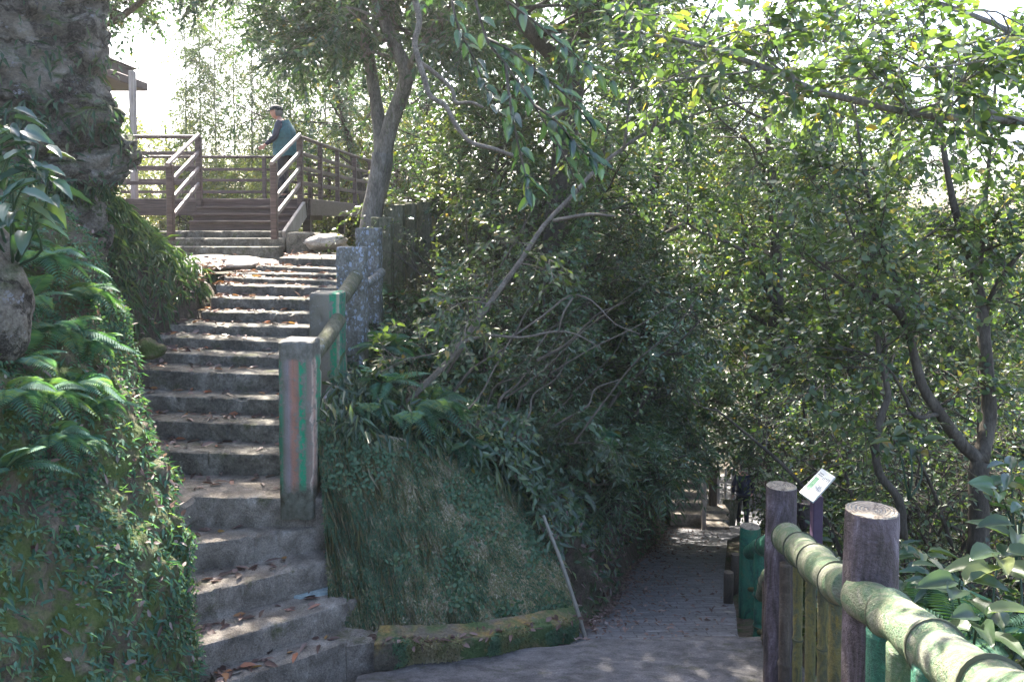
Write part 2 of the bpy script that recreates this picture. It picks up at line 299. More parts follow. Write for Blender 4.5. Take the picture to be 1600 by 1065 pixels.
M['leaf_gloss'] = leafmat('large_glossy_leaf', [(0, (.03, .07, .05)), (.6, (.05, .11, .07)), (.93, (.08, .14, .07)), (1, (.14, .17, .05))], .27, .14, spec=.8)
M['leaf_mid'] = leafmat('mid_green_leaf', [(0, (.035, .07, .035)), (.5, (.065, .115, .05)), (.85, (.11, .16, .055)), (.95, (.19, .2, .05)), (1, (.32, .22, .06))], .33, .4, (1.7, 1.8, .55), .7)
M['leaf_lit'] = leafmat('yellow_green_leaf', [(0, (.07, .105, .04)), (.5, (.12, .16, .05)), (.9, (.2, .21, .06)), (1, (.32, .25, .07))], .45, .5, (1.7, 1.7, .6))
M['leaf_fern'] = leafmat('fern_green', [(0, (.055, .14, .10)), (.6, (.09, .2, .14)), (1, (.17, .24, .11))], .75, .3, spec=.2)
M['leaf_moss'] = leafmat('creeping_leaf', [(0, (.04, .1, .065)), (.5, (.085, .18, .11)), (.75, (.13, .21, .09)), (.88, (.2, .2, .08)), (1, (.33, .28, .23))], .8, .25, spec=.2)
M['leaf_wall'] = leafmat('wall_moss_blade', [(0, (.05, .11, .055)), (.3, (.08, .17, .09)), (.48, (.15, .17, .06)), (.68, (.24, .2, .10)), (1, (.38, .34, .25))], .7, .2)
M['leaf_grass'] = leafmat('wall_grass', [(0, (.04, .085, .05)), (.6, (.075, .14, .075)), (1, (.15, .18, .08))], .5, .3)
M['litter'] = leafmat('dead_leaf', [(0, (.07, .04, .03)), (.35, (.15, .09, .075)), (.6, (.25, .17, .15)), (.85, (.34, .27, .24)), (.93, (.45, .16, .06)), (1, (.42, .28, .05))], .6, .2, (1.3, 1.1, .8))
M['white'] = flat('white_board', (.7, .72, .7), .5, .05)
M['purplepaint'] = flat('violet_brown_paint', (.11, .07, .12), .5)
M['darkmark'] = flat('sign_print', (.1, .12, .14), .6)
M['signgreen'] = flat('sign_picture_green', (.08, .25, .13), .6, .6, 60)
M['roof'] = flat('maroon_roof', (.06, .03, .03), .6)
M['pinkceil'] = flat('pale_pink_board', (.55, .45, .42), .8)
M['bamboo'] = stone('bamboo_culm', [(.3, (.12, .15, .06)), (.5, (.2, .22, .1)), (.7, (.3, .28, .16))], 3, .003, None, fine=40, rough=.4)
M['mortar'] = flat('pale_turquoise_mortar', (.3, .37, .37), .85, .5, 22); M['cane'] = flat('pale_bamboo_cane', (.24, .22, .18), .6)
M['teal'] = flat('teal_jacket', (.02, .11, .13), .8, .4, 20); M['navy'] = flat('navy_cloth', (.02, .025, .055), .8, .3, 20); M['black'] = flat('black_cloth', (.014, .016, .025), .8)
M['skin'] = flat('skin', (.45, .24, .18), .55, .08); M['hair'] = flat('grey_hair', (.14, .14, .14), .8); M['cap'] = flat('dark_cap', (.015, .02, .022), .8)
M['strapblue'] = flat('teal_strap', (.03, .25, .3), .7)
# ------------------------------------------------------------------ leaves
T_OV = (np.array([(0, 0, 0), (.3, .5, .05), (.7, .36, .0), (1, 0, -.14), (.7, -.36, .0), (.3, -.5, .05), (.5, 0, -.05)]), np.array([(6, 0, 1), (6, 1, 2), (6, 2, 3), (6, 3, 4), (6, 4, 5), (6, 5, 0)]))
T_SI = (np.array([(0, 0, 0), (.42, .5, .09), (1, 0, -.1), (.42, -.5, .09)]), np.array([(0, 1, 2), (0, 2, 3)]))
T_RO = (np.array([(0, 0, 0), (.2, .45, .02), (.65, .5, .03), (1, 0, 0), (.65, -.5, .03), (.2, -.45, .02)]), np.array([(0, 3, 1), (1, 3, 2), (0, 5, 3), (5, 4, 3)]))
T_BIG = None
def big_template(curl=.22):
    """leaf with a midrib fold, drooping tip, side veins as ripples"""
    n = 9; v = []; t = []
    for i in range(n):
        u = i/(n-1); wd = .5*math.sin(math.pi*min(1, u**.72))**.8 if 0 < u < 1 else 0
        rip = .012*(1 if i % 2 else -1)
        for s_ in (-1, -.5, 0, .5, 1): v.append((u, s_*wd, -curl*u*u+abs(s_)*wd*.28+rip*abs(s_)))
    for i in range(n-1):
        for j in range(4): a = i*5+j; t += [(a, a+1, a+6), (a, a+6, a+5)]
    return np.array(v), np.array(t)
T_BIG = big_template()
def leaf_arrays(pos, ax, nm, L, W, rnd, T):
    ax = unit(ax); sd_ = unit(np.cross(ax, nm)); nm = np.cross(sd_, ax)
    tv, tt = T; k = len(tv); L = np.broadcast_to(L, (len(pos),)); W = np.broadcast_to(W, (len(pos),))
    v = pos[:, None]+(tv[None, :, 0, None]*ax[:, None]+tv[None, :, 2, None]*nm[:, None])*L[:, None, None]+tv[None, :, 1, None]*sd_[:, None]*W[:, None, None]
    t = tt[None]+(np.arange(len(pos))*k)[:, None, None]
    return v.reshape(-1, 3), t.reshape(-1, 3), np.repeat(rnd, k)
class Leaves:
    def __init__(s): s.a = []
    def add(s, pos, ax, nm, L, W, rnd=None, T=T_SI):
        if rnd is None: rnd = rng.random(len(pos))
        s.a.append(leaf_arrays(np.asarray(pos, float), np.asarray(ax, float), np.asarray(nm, float), L, W, rnd, T)); return s
    def arrays(s):
        o = 0; V = []; Tt = []; Rr = []
        for v, t, r in s.a: V.append(v); Tt.append(t+o); Rr.append(r); o += len(v)
        return np.concatenate(V), np.concatenate(Tt), np.concatenate(Rr)
    def build(s, name, m, parent=None, origin=None):
        v, t, r = s.arrays()
        if origin is not None: v = v-np.array(origin)
        o = trimesh(name, v, t, m, parent, r)
        if origin is not None: o.location = tuple(float(c) for c in origin)
        return o
def rdir(n, zlo=-1, zhi=1):
    a = rng.uniform(0, 2*np.pi, n); z = rng.uniform(zlo, zhi, n); r = np.sqrt(np.maximum(0, 1-z*z)); return np.stack([r*np.cos(a), r*np.sin(a), z], 1)
def twigs(Lv, MBk, p0, d, L, k, ls, lw, droop=.25, T=T_SI, fan=.8, twr=.004, nup=.8, tub=True):
    """sprays: every twig (p0, d, L) carries k alternate leaves; thin stems go in MBk"""
    n = len(p0); t = np.linspace(.12, 1, k)[None, :, None]; dd = unit(d)[:, None]; LL = np.broadcast_to(L, (n,))[:, None, None]
    pos = p0[:, None]+dd*LL*t+np.array([0, 0, -1.])*droop*LL*t*t
    sdv = unit(np.cross(unit(d), np.array([0, 0, 1.])+rng.normal(0, .3, (n, 3))))[:, None]
    s = np.where(np.arange(k) % 2, 1, -1)[None, :, None]
    ax = dd*.65+sdv*s*fan+rng.normal(0, .28, (n, k, 3))+np.array([0, 0, -.18-droop*.5])
    nm = np.array([0, 0, nup])+rng.normal(0, .42, (n, k, 3))
    m = n*k; rr = np.clip(np.repeat(rng.random(n), k)*.45+rng.random(m)*.62, 0, 1)
    sz = rng.uniform(.65, 1.2, m)
    Lv.add(pos.reshape(m, 3), ax.reshape(m, 3), nm.reshape(m, 3), ls*sz, lw*sz, rr, T)
    if tub and MBk is not None:
        q = [p0, p0+unit(d)*np.broadcast_to(L, (n,))[:, None]*.5+np.array([0, 0, -.25*droop])*np.broadcast_to(L, (n,))[:, None], p0+unit(d)*np.broadcast_to(L, (n,))[:, None]+np.array([0, 0, -droop])*np.broadcast_to(L, (n,))[:, None]]
        MBk.append((q, twr))
def stems_to_tris(items):
    """thin three-sided stems; items: [([n,3] point arrays per joint], radius)]"""
    V = []; Tt = []; o = 0
    for q, r in items:
        n = len(q[0]); k = len(q); ring = []
        for j in range(k):
            d = q[min(j+1, k-1)]-q[max(j-1, 0)]; d = unit(d); u = unit(np.cross(d, np.array([.3, .2, 1.]))); w_ = np.cross(d, u); rr = r*(1-.6*j/(k-1))
            ring.append(np.stack([q[j]+(u*math.cos(a)+w_*math.sin(a))*rr for a in (0, 2.094, 4.189)], 1))
        v = np.stack(ring, 1).reshape(n, k*3, 3); t = []
        for j in range(k-1):
            for a in range(3):
                b = (a+1) % 3; t += [(j*3+a, j*3+b, j*3+3+b), (j*3+a, j*3+3+b, j*3+3+a)]
        t = np.array(t)[None]+(np.arange(n)*k*3)[:, None, None]
        V.append(v.reshape(-1, 3)); Tt.append(t.reshape(-1, 3)+o); o += n*k*3
    return np.concatenate(V), np.concatenate(Tt)
def tubes_to_tris(tubes):
    V = []; Tt = []; o = 0
    for pts, rad, seg in tubes:
        b = MB(); b.tube(pts, rad, seg, jit=.12 if seg > 5 else 0, fine=3 if seg > 5 else 0); v = b.v[0]; V.append(v)
        for f in b.f:
            for i in range(1, len(f)-1): Tt.append((f[0]+o, f[i]+o, f[i+1]+o))
        o += len(v)
    return np.concatenate(V), np.array(Tt)
def wobble(p0, d, L, n=5, wob=.12, grav=0.):
    pts = [np.array(p0, float)]; d = unit(np.array(d, float))
    for i in range(n-1): d = unit(d+rng.normal(0, wob, 3)+np.array([0, 0, grav])); pts.append(pts[-1]+d*L/(n-1))
    return np.array(pts)
def along(pts, t):
    t = np.clip(t, 0, .9999)*(len(pts)-1); i = int(t); return pts[i]+(pts[i+1]-pts[i])*(t-i), unit(pts[i+1]-pts[i])
def branchy(trunks, nl=6, ll=1.2, ns=5, sl=.6, ntw=6, tl=.35, k=8, ls=.08, lw=.045, t0=.4, droop=.25, T=T_SI, elev=(.0, .8), lr=.35, grav=-.02, outw=.3, segs=6):
    """trunks: [(pts, radii)] -> wood tris, leaf arrays"""
    tubes = []; Lv = Leaves(); st = []; tp = []; td = []
    for pts, rad in trunks:
        tubes.append((pts, rad, 9))
        for i in range(nl):
            t = t0+(1-t0)*(i+rng.random())/nl; p, tdv = along(pts, t); az = rng.uniform(0, 6.28)
            d = np.array([math.cos(az), math.sin(az), rng.uniform(*elev)]); l = ll*rng.uniform(.6, 1.1)*(1.15-.5*(t-t0)/(1-t0+1e-6))
            r0 = np.interp(t*(len(pts)-1), range(len(pts)), np.broadcast_to(rad, (len(pts),)))*lr+.004
            q = wobble(p, d, l, 6, .16, grav+.03); tubes.append((q, np.linspace(r0, r0*.3, 6), segs))
            for j in range(ns):
                s = .25+.75*(j+rng.random())/ns; p2, d2 = along(q, s); dd = unit(d2*.6+rdir(1)[0]*.9+np.array([0, 0, .15])); l2 = sl*rng.uniform(.5, 1.1)
                q2 = wobble(p2, dd, l2, 4, .2, grav); tubes.append((q2, np.linspace(r0*.32+.002, .002, 4), 4))
                for m in range(ntw):
                    p3, d3 = along(q2, .15+.85*rng.random()); tp.append(p3); td.append(unit(d3*.7+rdir(1)[0]*.8))
    tp = np.array(tp); td = np.array(td); twigs(Lv, st, tp, td, tl*rng.uniform(.6, 1.2, len(tp)), k, ls, lw, droop, T)
    V1, T1 = tubes_to_tris(tubes); V2, T2 = stems_to_tris(st)
    return (np.vstack([V1, V2]), np.vstack([T1, T2+len(V1)])), Lv
def make_plant(name, wood_, Lv, wm, lm, origin=(0, 0, 0), parts=('trunk', 'crown'), **k):
    r = empty(name, origin, **k); o = np.array(origin, float)
    trimesh(parts[0], wood_[0]-o, wood_[1], wm, r); v, t, rr = Lv.arrays(); trimesh(parts[1], v-o, t, lm, r, rr); return r
PROTO = {}
def place(src, loc, rz=0, s=1., label=None, group=None, sz=None, mat_=None, name=None, cat=None):
    """first use moves the plant itself, then copies of it and of each part"""
    if not PROTO.get(src.name_full):
        PROTO[src.name_full] = 1; r = src
    else:
        r = src.copy(); col.objects.link(r)
        for ch in list(src.children):
            c = ch.copy(); col.objects.link(c); c.parent = r
    r.location = tuple(float(c) for c in loc); r.rotation_euler = (0, 0, rz); r.scale = (s, s, sz or s)
    return tag(r, label, cat, group)
# ------------------------------------------------------------------ terrain
D_ = [0, 3, 5, 5.6, 6.1, 6.6, 7.6, 8.6, 9.6, 10.9, 13, 14.5, 16, 20, 30, 60, 300]
HS = lambda y: np.interp(y, D_, [-1.7, -3.4, -3.4, -3.2, -2.8, -2.1, -1.65, -1.35, -1.05, -.75, -.72, -.8, -1.1, -2.2, -4.5, -8, -30])
XL = lambda y: np.interp(y, [3, 4.4, 5, 5.3, 5.68, 6.1, 6.6, 7, 7.6, 8.6, 9.6, 11, 13, 30], [-1.8, -1.95, -2.1, -2.3, -2.6, -2.86, -3.15, -3.35, -3.65, -3.6, -3.6, -3.9, -5.4, -6])
XR = lambda y: np.interp(y, [3, 5, 5.58, 5.7, 5.9, 6.1, 6.6, 7.6, 8.9, 10.5, 13, 30], [-.9, -.95, -1.0, -1.29, -1.46, -1.7, -1.94, -2.2, -2.3, -2.4, -2.6, -2.6])
PL = lambda y: np.interp(y, [0, 5.4, 5.84, 6.4, 7.6, 10.5, 16, 18, 20, 21.5, 26, 60], [-.6, -.5, 0, .56, .98, 1.56, 3.05, 3.5, 4.0, 4.5, 6.6, 16])
PR = lambda y: np.interp(y, [0, 2, 3, 5.2, 6.28, 7.5, 10.5, 16, 21.5, 26, 60], [.9, 1.0, 1.2, 1.62, 1.82, 2.15, 2.85, 4.4, 6.9, 8.5, 18])
HP = lambda y: np.interp(y, [0, 3, 5.0, 5.84, 5.9, 6.28, 21.5, 26, 60, 300], [-1.6, -2.5, -3.1, -3.1, -3.22, -3.33, -8.32, -8.6, -12, -40])
def Z(x, y):
    x = np.asarray(x, float); y = np.asarray(y, float); a, b, c, e, hs, hp = XL(y), XR(y), PL(y), PR(y), HS(y), HP(y)
    fl = np.interp(y, [0, 6.4, 7.7, 8.6, 9.6, 10.6, 16, 400], [1, .9, .85, .75, .33, .08, .03, .03])
    zl = hs+fl*np.interp(a-x, [0, .3, .8, 1.5, 4, 12, 200], [0, 1.1, 2.0, 2.5, 3.2, 5, 12])
    wd = np.maximum(c-b, .3); g = np.interp((c-x)/wd, [0, .1, .22, .45, .9, 1], [0, .3, .5, .66, .95, 1]); zm = hp+(hs-hp)*g
    zr = hp-.02-np.interp(x-e, [0, 1, 3, 8, 30, 300], [0, .1, .5, 2.2, 7, 30])
    z = np.where(x < a, zl, np.where(x < b, hs, np.where(x < c, zm, np.where(x < e, hp, zr))))
    tt = np.interp(x, [-1.5, -.3, .3, .7], [6.25, 6.75, 7.05, 7.3]); bb = np.interp(x, [-1.25, -.5, 0, .33, .6], [5.6, 5.6, 5.76, 6.0, 6.3]); zt = np.interp(x, [-1.5, -.3, .3, .7], [-1.56, -2.04, -2.58, -2.9]); zb = np.interp(x, [-1.25, 0, .6], [-3.2, -3.3, -3.4])
    zw = zb+(zt-zb)*np.clip((y-bb)/(tt-bb), 0, 1)-.4
    return np.where((x > b) & (x < .72) & (y < tt) & (y > 4.5), np.minimum(z, zw), z)
xs = np.concatenate([np.linspace(-60, -12, 14)[:-1], np.linspace(-12, 16, 200), np.linspace(16, 60, 14)[1:]])
ys = np.concatenate([np.linspace(-8, 0, 6)[:-1], np.linspace(0, 24, 170), np.linspace(24, 60, 30)[1:], np.linspace(60, 76, 5)[1:]])
X, Y = np.meshgrid(xs, ys, indexing='ij'); ZZ = Z(X, Y)
pp = np.stack([X, Y, X*0], -1).reshape(-1, 3); inpath = ((X > XL(Y)-.1) & (X < XR(Y)+.1)) | ((X > PL(Y)-.1) & (X < PR(Y)+.1))
nz = (fbm(pp*1.6, 5)-.5).reshape(X.shape)*.5*np.where(inpath, 0, 1)
ZZ = ZZ+nz-.06
hb = MB(); hb.grid(np.stack([X, Y, ZZ], -1)); tag(hb.build('hillside', M['soil'], ang=0), kind='structure')
# ------------------------------------------------------------------ left bank
FT = np.array([(-1.7, 2.6, -3.2), (-1.8, 3.4, -3.2), (-1.93, 4.3, -3.15), (-2.02, 5.0, -2.98), (-2.25, 5.35, -2.7), (-2.55, 5.75, -2.45), (-2.86, 6.15, -2.3), (-3.28, 6.6, -2.05), (-3.6, 7.2, -1.75), (-3.9, 7.7, -1.55), (-3.85, 8.6, -1.3), (-3.8, 9.6, -1.0), (-3.75, 10.6, -.8)])
def bank_surface(nu=340, nv=190):
    u = np.linspace(0, len(FT)-1, nu); f = crom(FT, u); h = np.linspace(0, 1, nv)
    near = np.interp(u, [0, 6, 7.5, 9, 10, 11, 12], [1, 1, .95, .95, .85, .4, .08])
    px = np.interp(h, [0, .25, .45, .65, .8, .9, 1], [0, -.12, -.26, -.55, -1.1, -2., -3.2]); pz = np.interp(h, [0, .25, .45, .65, .8, .9, 1], [-.3, .75, 1.45, 2.2, 2.75, 3.0, 3.2])
    G = np.zeros((nu, nv, 3)); G[..., 0] = f[:, None, 0]+px[None]*np.interp(u, [0, 7, 9, 12], [1, 1, 1.2, 1.4])[:, None]; G[..., 1] = f[:, None, 1]+px[None]*-.12; G[..., 2] = f[:, None, 2]+pz[None]*near[:, None]
    q = G.reshape(-1, 3); d = (fbm(q*1.5, 5)-.5).reshape(nu, nv)*.42+(fbm(q*6, 4)-.5).reshape(nu, nv)*.2+(fbm(q*22, 3)-.5).reshape(nu, nv)*.05
    G[..., 0] += d*.9*np.clip(h*6, 0, 1)[None]; G[..., 2] += d*.5*np.clip(h*6, 0, 1)[None]
    return G
BG = bank_surface(); b = MB(); b.grid(BG); tag(b.build('bank', M['bank'], ang=0), kind='structure')
def sample_grid(G, n, hlo=0, hhi=1, ulo=0, uhi=1):
    nu, nv = G.shape[:2]; i = rng.uniform(ulo*(nu-2), uhi*(nu-2), n*3); j = rng.uniform(hlo*(nv-2), hhi*(nv-2), n*3); a = i.astype(int); c = j.astype(int)
    e1 = G[a+1, c]-G[a, c]; e2 = G[a, c+1]-G[a, c]; nm = np.cross(e1, e2); ar = np.linalg.norm(nm, axis=1); k = rng.random(n*3) < ar/np.percentile(ar, 97)
    k = np.where(k)[0][:n]; fi = (i-a)[k, None]; fj = (j-c)[k, None]; return G[a[k], c[k]]+e1[k]*fi+e2[k]*fj, unit(nm[k])
# ------------------------------------------------------------------ stone stairs
def step_mesh(Lp, Rp, depth, h, seed, curve=0, jag=.012, wide=90):
    """swept rounded lip; Lp, Rp: ends of the lip; depth: run backwards; h: riser"""
    Lp = np.array(Lp, float); Rp = np.array(Rp, float); t = np.linspace(0, 1, wide); line = Lp[None]+(Rp-Lp)[None]*t[:, None]
    dr = unit(Rp-Lp); bk = unit(np.cross(np.array([0, 0, 1.]), dr)); line = line-bk*curve*np.sin(np.pi*t)[:, None]
    prof = [(depth, -.004), (depth*.7, 0), (depth*.4, 0), (depth*.2, 0), (.055, 0), (.016, -.002), (.005, -.007), (.0, -.02), (.0, -h*.35), (.004, -h*.7), (.006, -h-.03)]
    G = np.zeros((wide, len(prof), 3))
    for j, (o, z) in enumerate(prof): G[:, j] = line+bk*o+np.array([0, 0, z])
    q = G.reshape(-1, 3); n1 = (fbm(q*7+seed, 4)-.5).reshape(G.shape[:2]); n2 = (fbm(q*np.array([2, 2, 2])+seed*3, 3)-.5).reshape(G.shape[:2])
    wt = np.array([.3, .5, .8, 1, 1, 1, 1, 1, 1, 1, 1.]); G[..., :2] -= bk[None, None, :2]*((n1*jag*3+n2*.03)*np.array([0, 0, 0, 0, .6, 1, 1, 1, 1, 1, 1.]))[..., None]
    ch = np.clip(fbm(q*11+seed*2, 3).reshape(G.shape[:2])-.6, 0, 1)*np.array([0, 0, 0, 0, .6, 1, 1, 1, .6, .2, 0.]); G += bk*(ch*.22)[..., None]; G[..., 2] += (n1*.01+n2*.014)*wt-ch*.12
    m = MB(); m.grid(G, flip=True)
    for e in (0, -1):
        c = [tuple(p) for p in G[e]]+[tuple(G[e][0]+np.array([0, 0, -h-.05]))]; f = list(range(len(c))); m.add(c, [f if e == 0 else f[::-1]])
    return m
STEPS = [  # left px, y, d ; right px, y, d ; material
 ('landing', (340, 1068, 4.98), (575, 990, 5.58), 'step'), ('a', (284, 1016, 5.02), (562, 934, 5.76), 'step'), ('b', (262, 938, 5.29), (535, 869, 5.97), 'step'), ('c', (232, 855, 5.66), (520, 818, 6.15), 'step'),
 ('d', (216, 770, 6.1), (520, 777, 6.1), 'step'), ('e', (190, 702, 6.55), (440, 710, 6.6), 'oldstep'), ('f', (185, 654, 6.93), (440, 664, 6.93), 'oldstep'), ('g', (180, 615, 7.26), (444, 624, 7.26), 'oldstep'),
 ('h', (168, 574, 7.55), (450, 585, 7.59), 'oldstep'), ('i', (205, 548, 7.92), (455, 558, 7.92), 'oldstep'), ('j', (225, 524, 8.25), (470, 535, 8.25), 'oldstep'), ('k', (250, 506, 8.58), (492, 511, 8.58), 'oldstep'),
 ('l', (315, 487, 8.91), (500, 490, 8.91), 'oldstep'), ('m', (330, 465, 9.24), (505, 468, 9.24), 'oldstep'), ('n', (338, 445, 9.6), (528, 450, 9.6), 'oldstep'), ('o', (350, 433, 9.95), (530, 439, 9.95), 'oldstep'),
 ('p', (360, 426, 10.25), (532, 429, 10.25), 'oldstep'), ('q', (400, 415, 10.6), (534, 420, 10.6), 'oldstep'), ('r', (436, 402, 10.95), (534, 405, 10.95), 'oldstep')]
stairs = empty('stone_staircase', P(335, 776, 6.1), label='long flight of worn mossy stone steps climbing on the left up to the wooden deck', cat='staircase')
SO = np.array(stairs.location); TREADS = []
for i, (nm_, l, r, mt) in enumerate(STEPS):
    A = P(*l); B = P(*r); nxt = STEPS[i+1] if i+1 < len(STEPS) else None
    dep = (P(*nxt[1])[1]+P(*nxt[2])[1])/2-(A[1]+B[1])/2+.22 if nxt else 1.9
    hgt = .3 if i > 3 else .45; m = step_mesh(A, B, dep, hgt, i*5.1, curve=.05 if i in (3, 4, 9, 8) else .02, jag=.01 if i < 4 else .018)
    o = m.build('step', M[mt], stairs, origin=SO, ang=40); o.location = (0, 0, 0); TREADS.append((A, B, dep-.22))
tr = MB()   # split stones left of the d step
for cx, cyy, sx, sy, h_, rz in ((242, 790, .2, .3, .2, .2), (276, 800, .26, .3, .2, -.15)):
    c = P(cx, cyy, 6.02); c[2] = P(300, 776, 6.1)[2]-.09; rot = Matrix.Rotation(rz, 3, 'Z'); tr.box(c, (sx, sy, h_), rot, bev=.03)
v = np.concatenate(tr.v); tr.v = [v+(fbm(v*9, 3)[:, None]-.5)*.03]; o = tr.build('broken_stone', M['step'], stairs, origin=SO); o.location = (0, 0, 0)
mp_ = MB(); q = np.array([P(446, 934, 5.78), P(470, 922, 5.86), P(528, 908, 5.95), P(540, 922, 5.9), P(520, 934, 5.83), P(470, 945, 5.74)]); zt_ = P(562, 934, 5.76)[2]; q[:, 2] = zt_+.022; q2_ = q.copy(); q2_[:, 2] = zt_-.03; q2_[:, :2] += (q2_[:, :2]-q2_[:, :2].mean(0))*.12; mp_.add(np.vstack([q, q2_]), [list(range(6))[::-1]]+[(i, (i+1) % 6, 6+(i+1) % 6, 6+i) for i in range(6)]); o = mp_.build('mortar_patch', M['mortar'], stairs, origin=SO, ang=60); o.location = (0, 0, 0)
# landing slab at the foot of the stairs
lip = np.array([P(560, 1068, 5.33), P(670, 1047, 5.5), P(760, 1031, 5.62), P(860, 1019, 5.72), P(930, 1009, 5.8), P(1040, 1005, 5.84), P(1150, 1003, 5.87), P(1220, 1003, 5.87)]); lip[:, 2] = -3.1
t = np.linspace(0, len(lip)-1, 90); ll_ = crom(lip, t); G = np.zeros((90, 12, 3))
for j, (back, dz) in enumerate([(2.2, 0), (1.6, 0), (1.0, 0), (.6, 0), (.35, 0), (.2, 0), (.1, 0), (.04, -.003), (.012, -.015), (0, -.04), (0, -.12), (0, -.26)]):
    G[:, j] = ll_+np.array([0, -back, dz])
q = G.reshape(-1, 3); nn = (fbm(q*5, 4)-.5).reshape(90, 12); G[..., 2] += nn*.03; G[..., 1] += nn*.05*(np.arange(12) > 6)
m = MB(); m.grid(G, flip=False); tag(m.build('landing_pavement', M['pave'], ang=50), kind='structure')
# path
yy = np.linspace(5.88, 27, 260); G = np.zeros((260, 14, 3)); uv = np.zeros((260, 14, 2))
for j in range(14):
    s = j/13; G[:, j, 0] = PL(yy)*(1-s)+PR(yy)*s; G[:, j, 1] = yy; G[:, j, 2] = HP(yy)-.005; uv[:, j, 0] = G[:, j, 0]; uv[:, j, 1] = yy*1.05
G[:, :, 2] += (fbm(G.reshape(-1, 3)*3, 4)-.5).reshape(260, 14)*.05-.012*((yy*1.0 % .42) < .1)[:, None]
m = MB(); m.grid(G, flip=True); o = m.build('path', M['path'], ang=0); tag(o, kind='structure')
ul = o.data.uv_layers.new(name='UVMap'); vi = np.zeros(len(o.data.loops), np.int32); o.data.loops.foreach_get('vertex_index', vi); ul.data.foreach_set('uv', uv.reshape(-1, 2)[vi].ravel().astype(np.float32))
# ------------------------------------------------------------------ retaining wall
wb = np.array([P(522, 1050, 5.62), P(600, 1035, 5.58), P(700, 1024, 5.62), P(790, 1005, 5.76), P(858, 985, 6.0), P(910, 966, 6.3)]); wt_ = np.array([P(496, 655, 6.22), P(560, 672, 6.3), P(650, 690, 6.5), P(740, 722, 6.75), P(800, 765, 6.9), P(852, 800, 7.05)])
nu, nv = 190, 150; tu = np.linspace(0, 5, nu); bb_ = crom(wb, tu); tt_ = crom(wt_, tu); s = np.linspace(0, 1, nv); G = bb_[:, None]*(1-s)[None, :, None]+tt_[:, None]*s[None, :, None]
q = G.reshape(-1, 3).copy(); q2 = q.copy(); q2[:, 0] = q[:, 0]+q[:, 2]*.28; q2[:, 2] *= .12; st_ = (fbm(q2*7, 4)-.5).reshape(nu, nv); bg_ = (fbm(q*1.8, 4)-.5).reshape(nu, nv)
nrm = np.array([.1, -.85, .45]); st_ = st_+(fbm(q2*np.array([22, 22, 22]), 3)-.5).reshape(nu, nv)*.35; G = G+nrm*((st_*.085+bg_*.05)*np.clip(s*6+.15, 0, 1)[None])[..., None]; WG = G.copy()
wall = empty('retaining_wall', (-.4, 5.7, -3.2), label='leaning moss-covered retaining wall between the stone steps and the lower path', cat='wall')
m = MB(); m.grid(G); o = m.build('wall_face', M['wall'], wall, origin=wall.location, ang=0); o.location = (0, 0, 0)
ft = np.array([P(585, 1048, 5.42), P(690, 1040, 5.47), P(790, 1020, 5.6), P(860, 1000, 5.85), P(905, 985, 6.15)]); a = crom(ft, np.linspace(0, 4, 80)); G = np.zeros((80, 9, 3))
for j, (dy, dz) in enumerate([(0, -.25), (0, -.1), (0, 0), (0, .08), (.0, .14), (.0, .19), (.006, .2), (.06, .205), (.22, .21)]): G[:, j] = a+np.array([0, dy, 0])+np.linspace(1, .45, 80)[:, None]*np.array([0, 0, dz])
G[..., 1] -= (fbm(G.reshape(-1, 3)*9, 4)-.5).reshape(80, 9)*.05; G[..., 2] += (fbm(G.reshape(-1, 3)*9+9, 3)-.5).reshape(80, 9)*.025
m = MB(); m.grid(G); o = m.build('footing', M['footing'], wall, origin=wall.location, ang=30); o.location = (0, 0, 0); FG = G
# end block of the lowest step
blk = MB(); blk.box((P(572, 1026, 5.6)+np.array([.0, .16, -.04])), (.42, .5, .42), Matrix.Rotation(.3, 3, 'Z'), bev=.02); v = np.concatenate(blk.v); o = blk.build('step', M['step'], stairs, origin=SO); o.location = (0, 0, 0)
# steep bank beside the lower path
def path_bank(nu=200, nv=60):
    y = np.linspace(6.5, 24, nu); G = np.zeros((nu, nv, 3)); h = np.linspace(0, 1, nv)
    G[..., 0] = (PL(y)+.05)[:, None]+np.interp(h, [0, .1, .5, .8, 1], [.0, -.12, -.4, -.8, -1.7])[None]; G[..., 1] = y[:, None]+h[None]*.4; G[..., 2] = HP(y)[:, None]+np.interp(h, [0, .1, .5, .8, 1], [-.1, .1, 1.2, 1.9, 2.3])[None]*np.interp(y, [6.3, 7, 24], [.75, .9, 1.0])[:, None]
    q = G.reshape(-1, 3); d = (fbm(q*2.2, 5)-.5).reshape(nu, nv)*.9+np.abs(fbm(q*np.array([3, 3, 1.]), 4)-.5).reshape(nu, nv)*.5; G[..., 0] += d*.55*np.clip(h*5, 0, 1)[None]; G[..., 1] -= d*.3*np.clip(h*5, 0, 1)[None]; return G
PB = path_bank(); m = MB(); m.grid(PB, flip=True); tag(m.build('path_bank', M['soil'], ang=0), kind='structure')
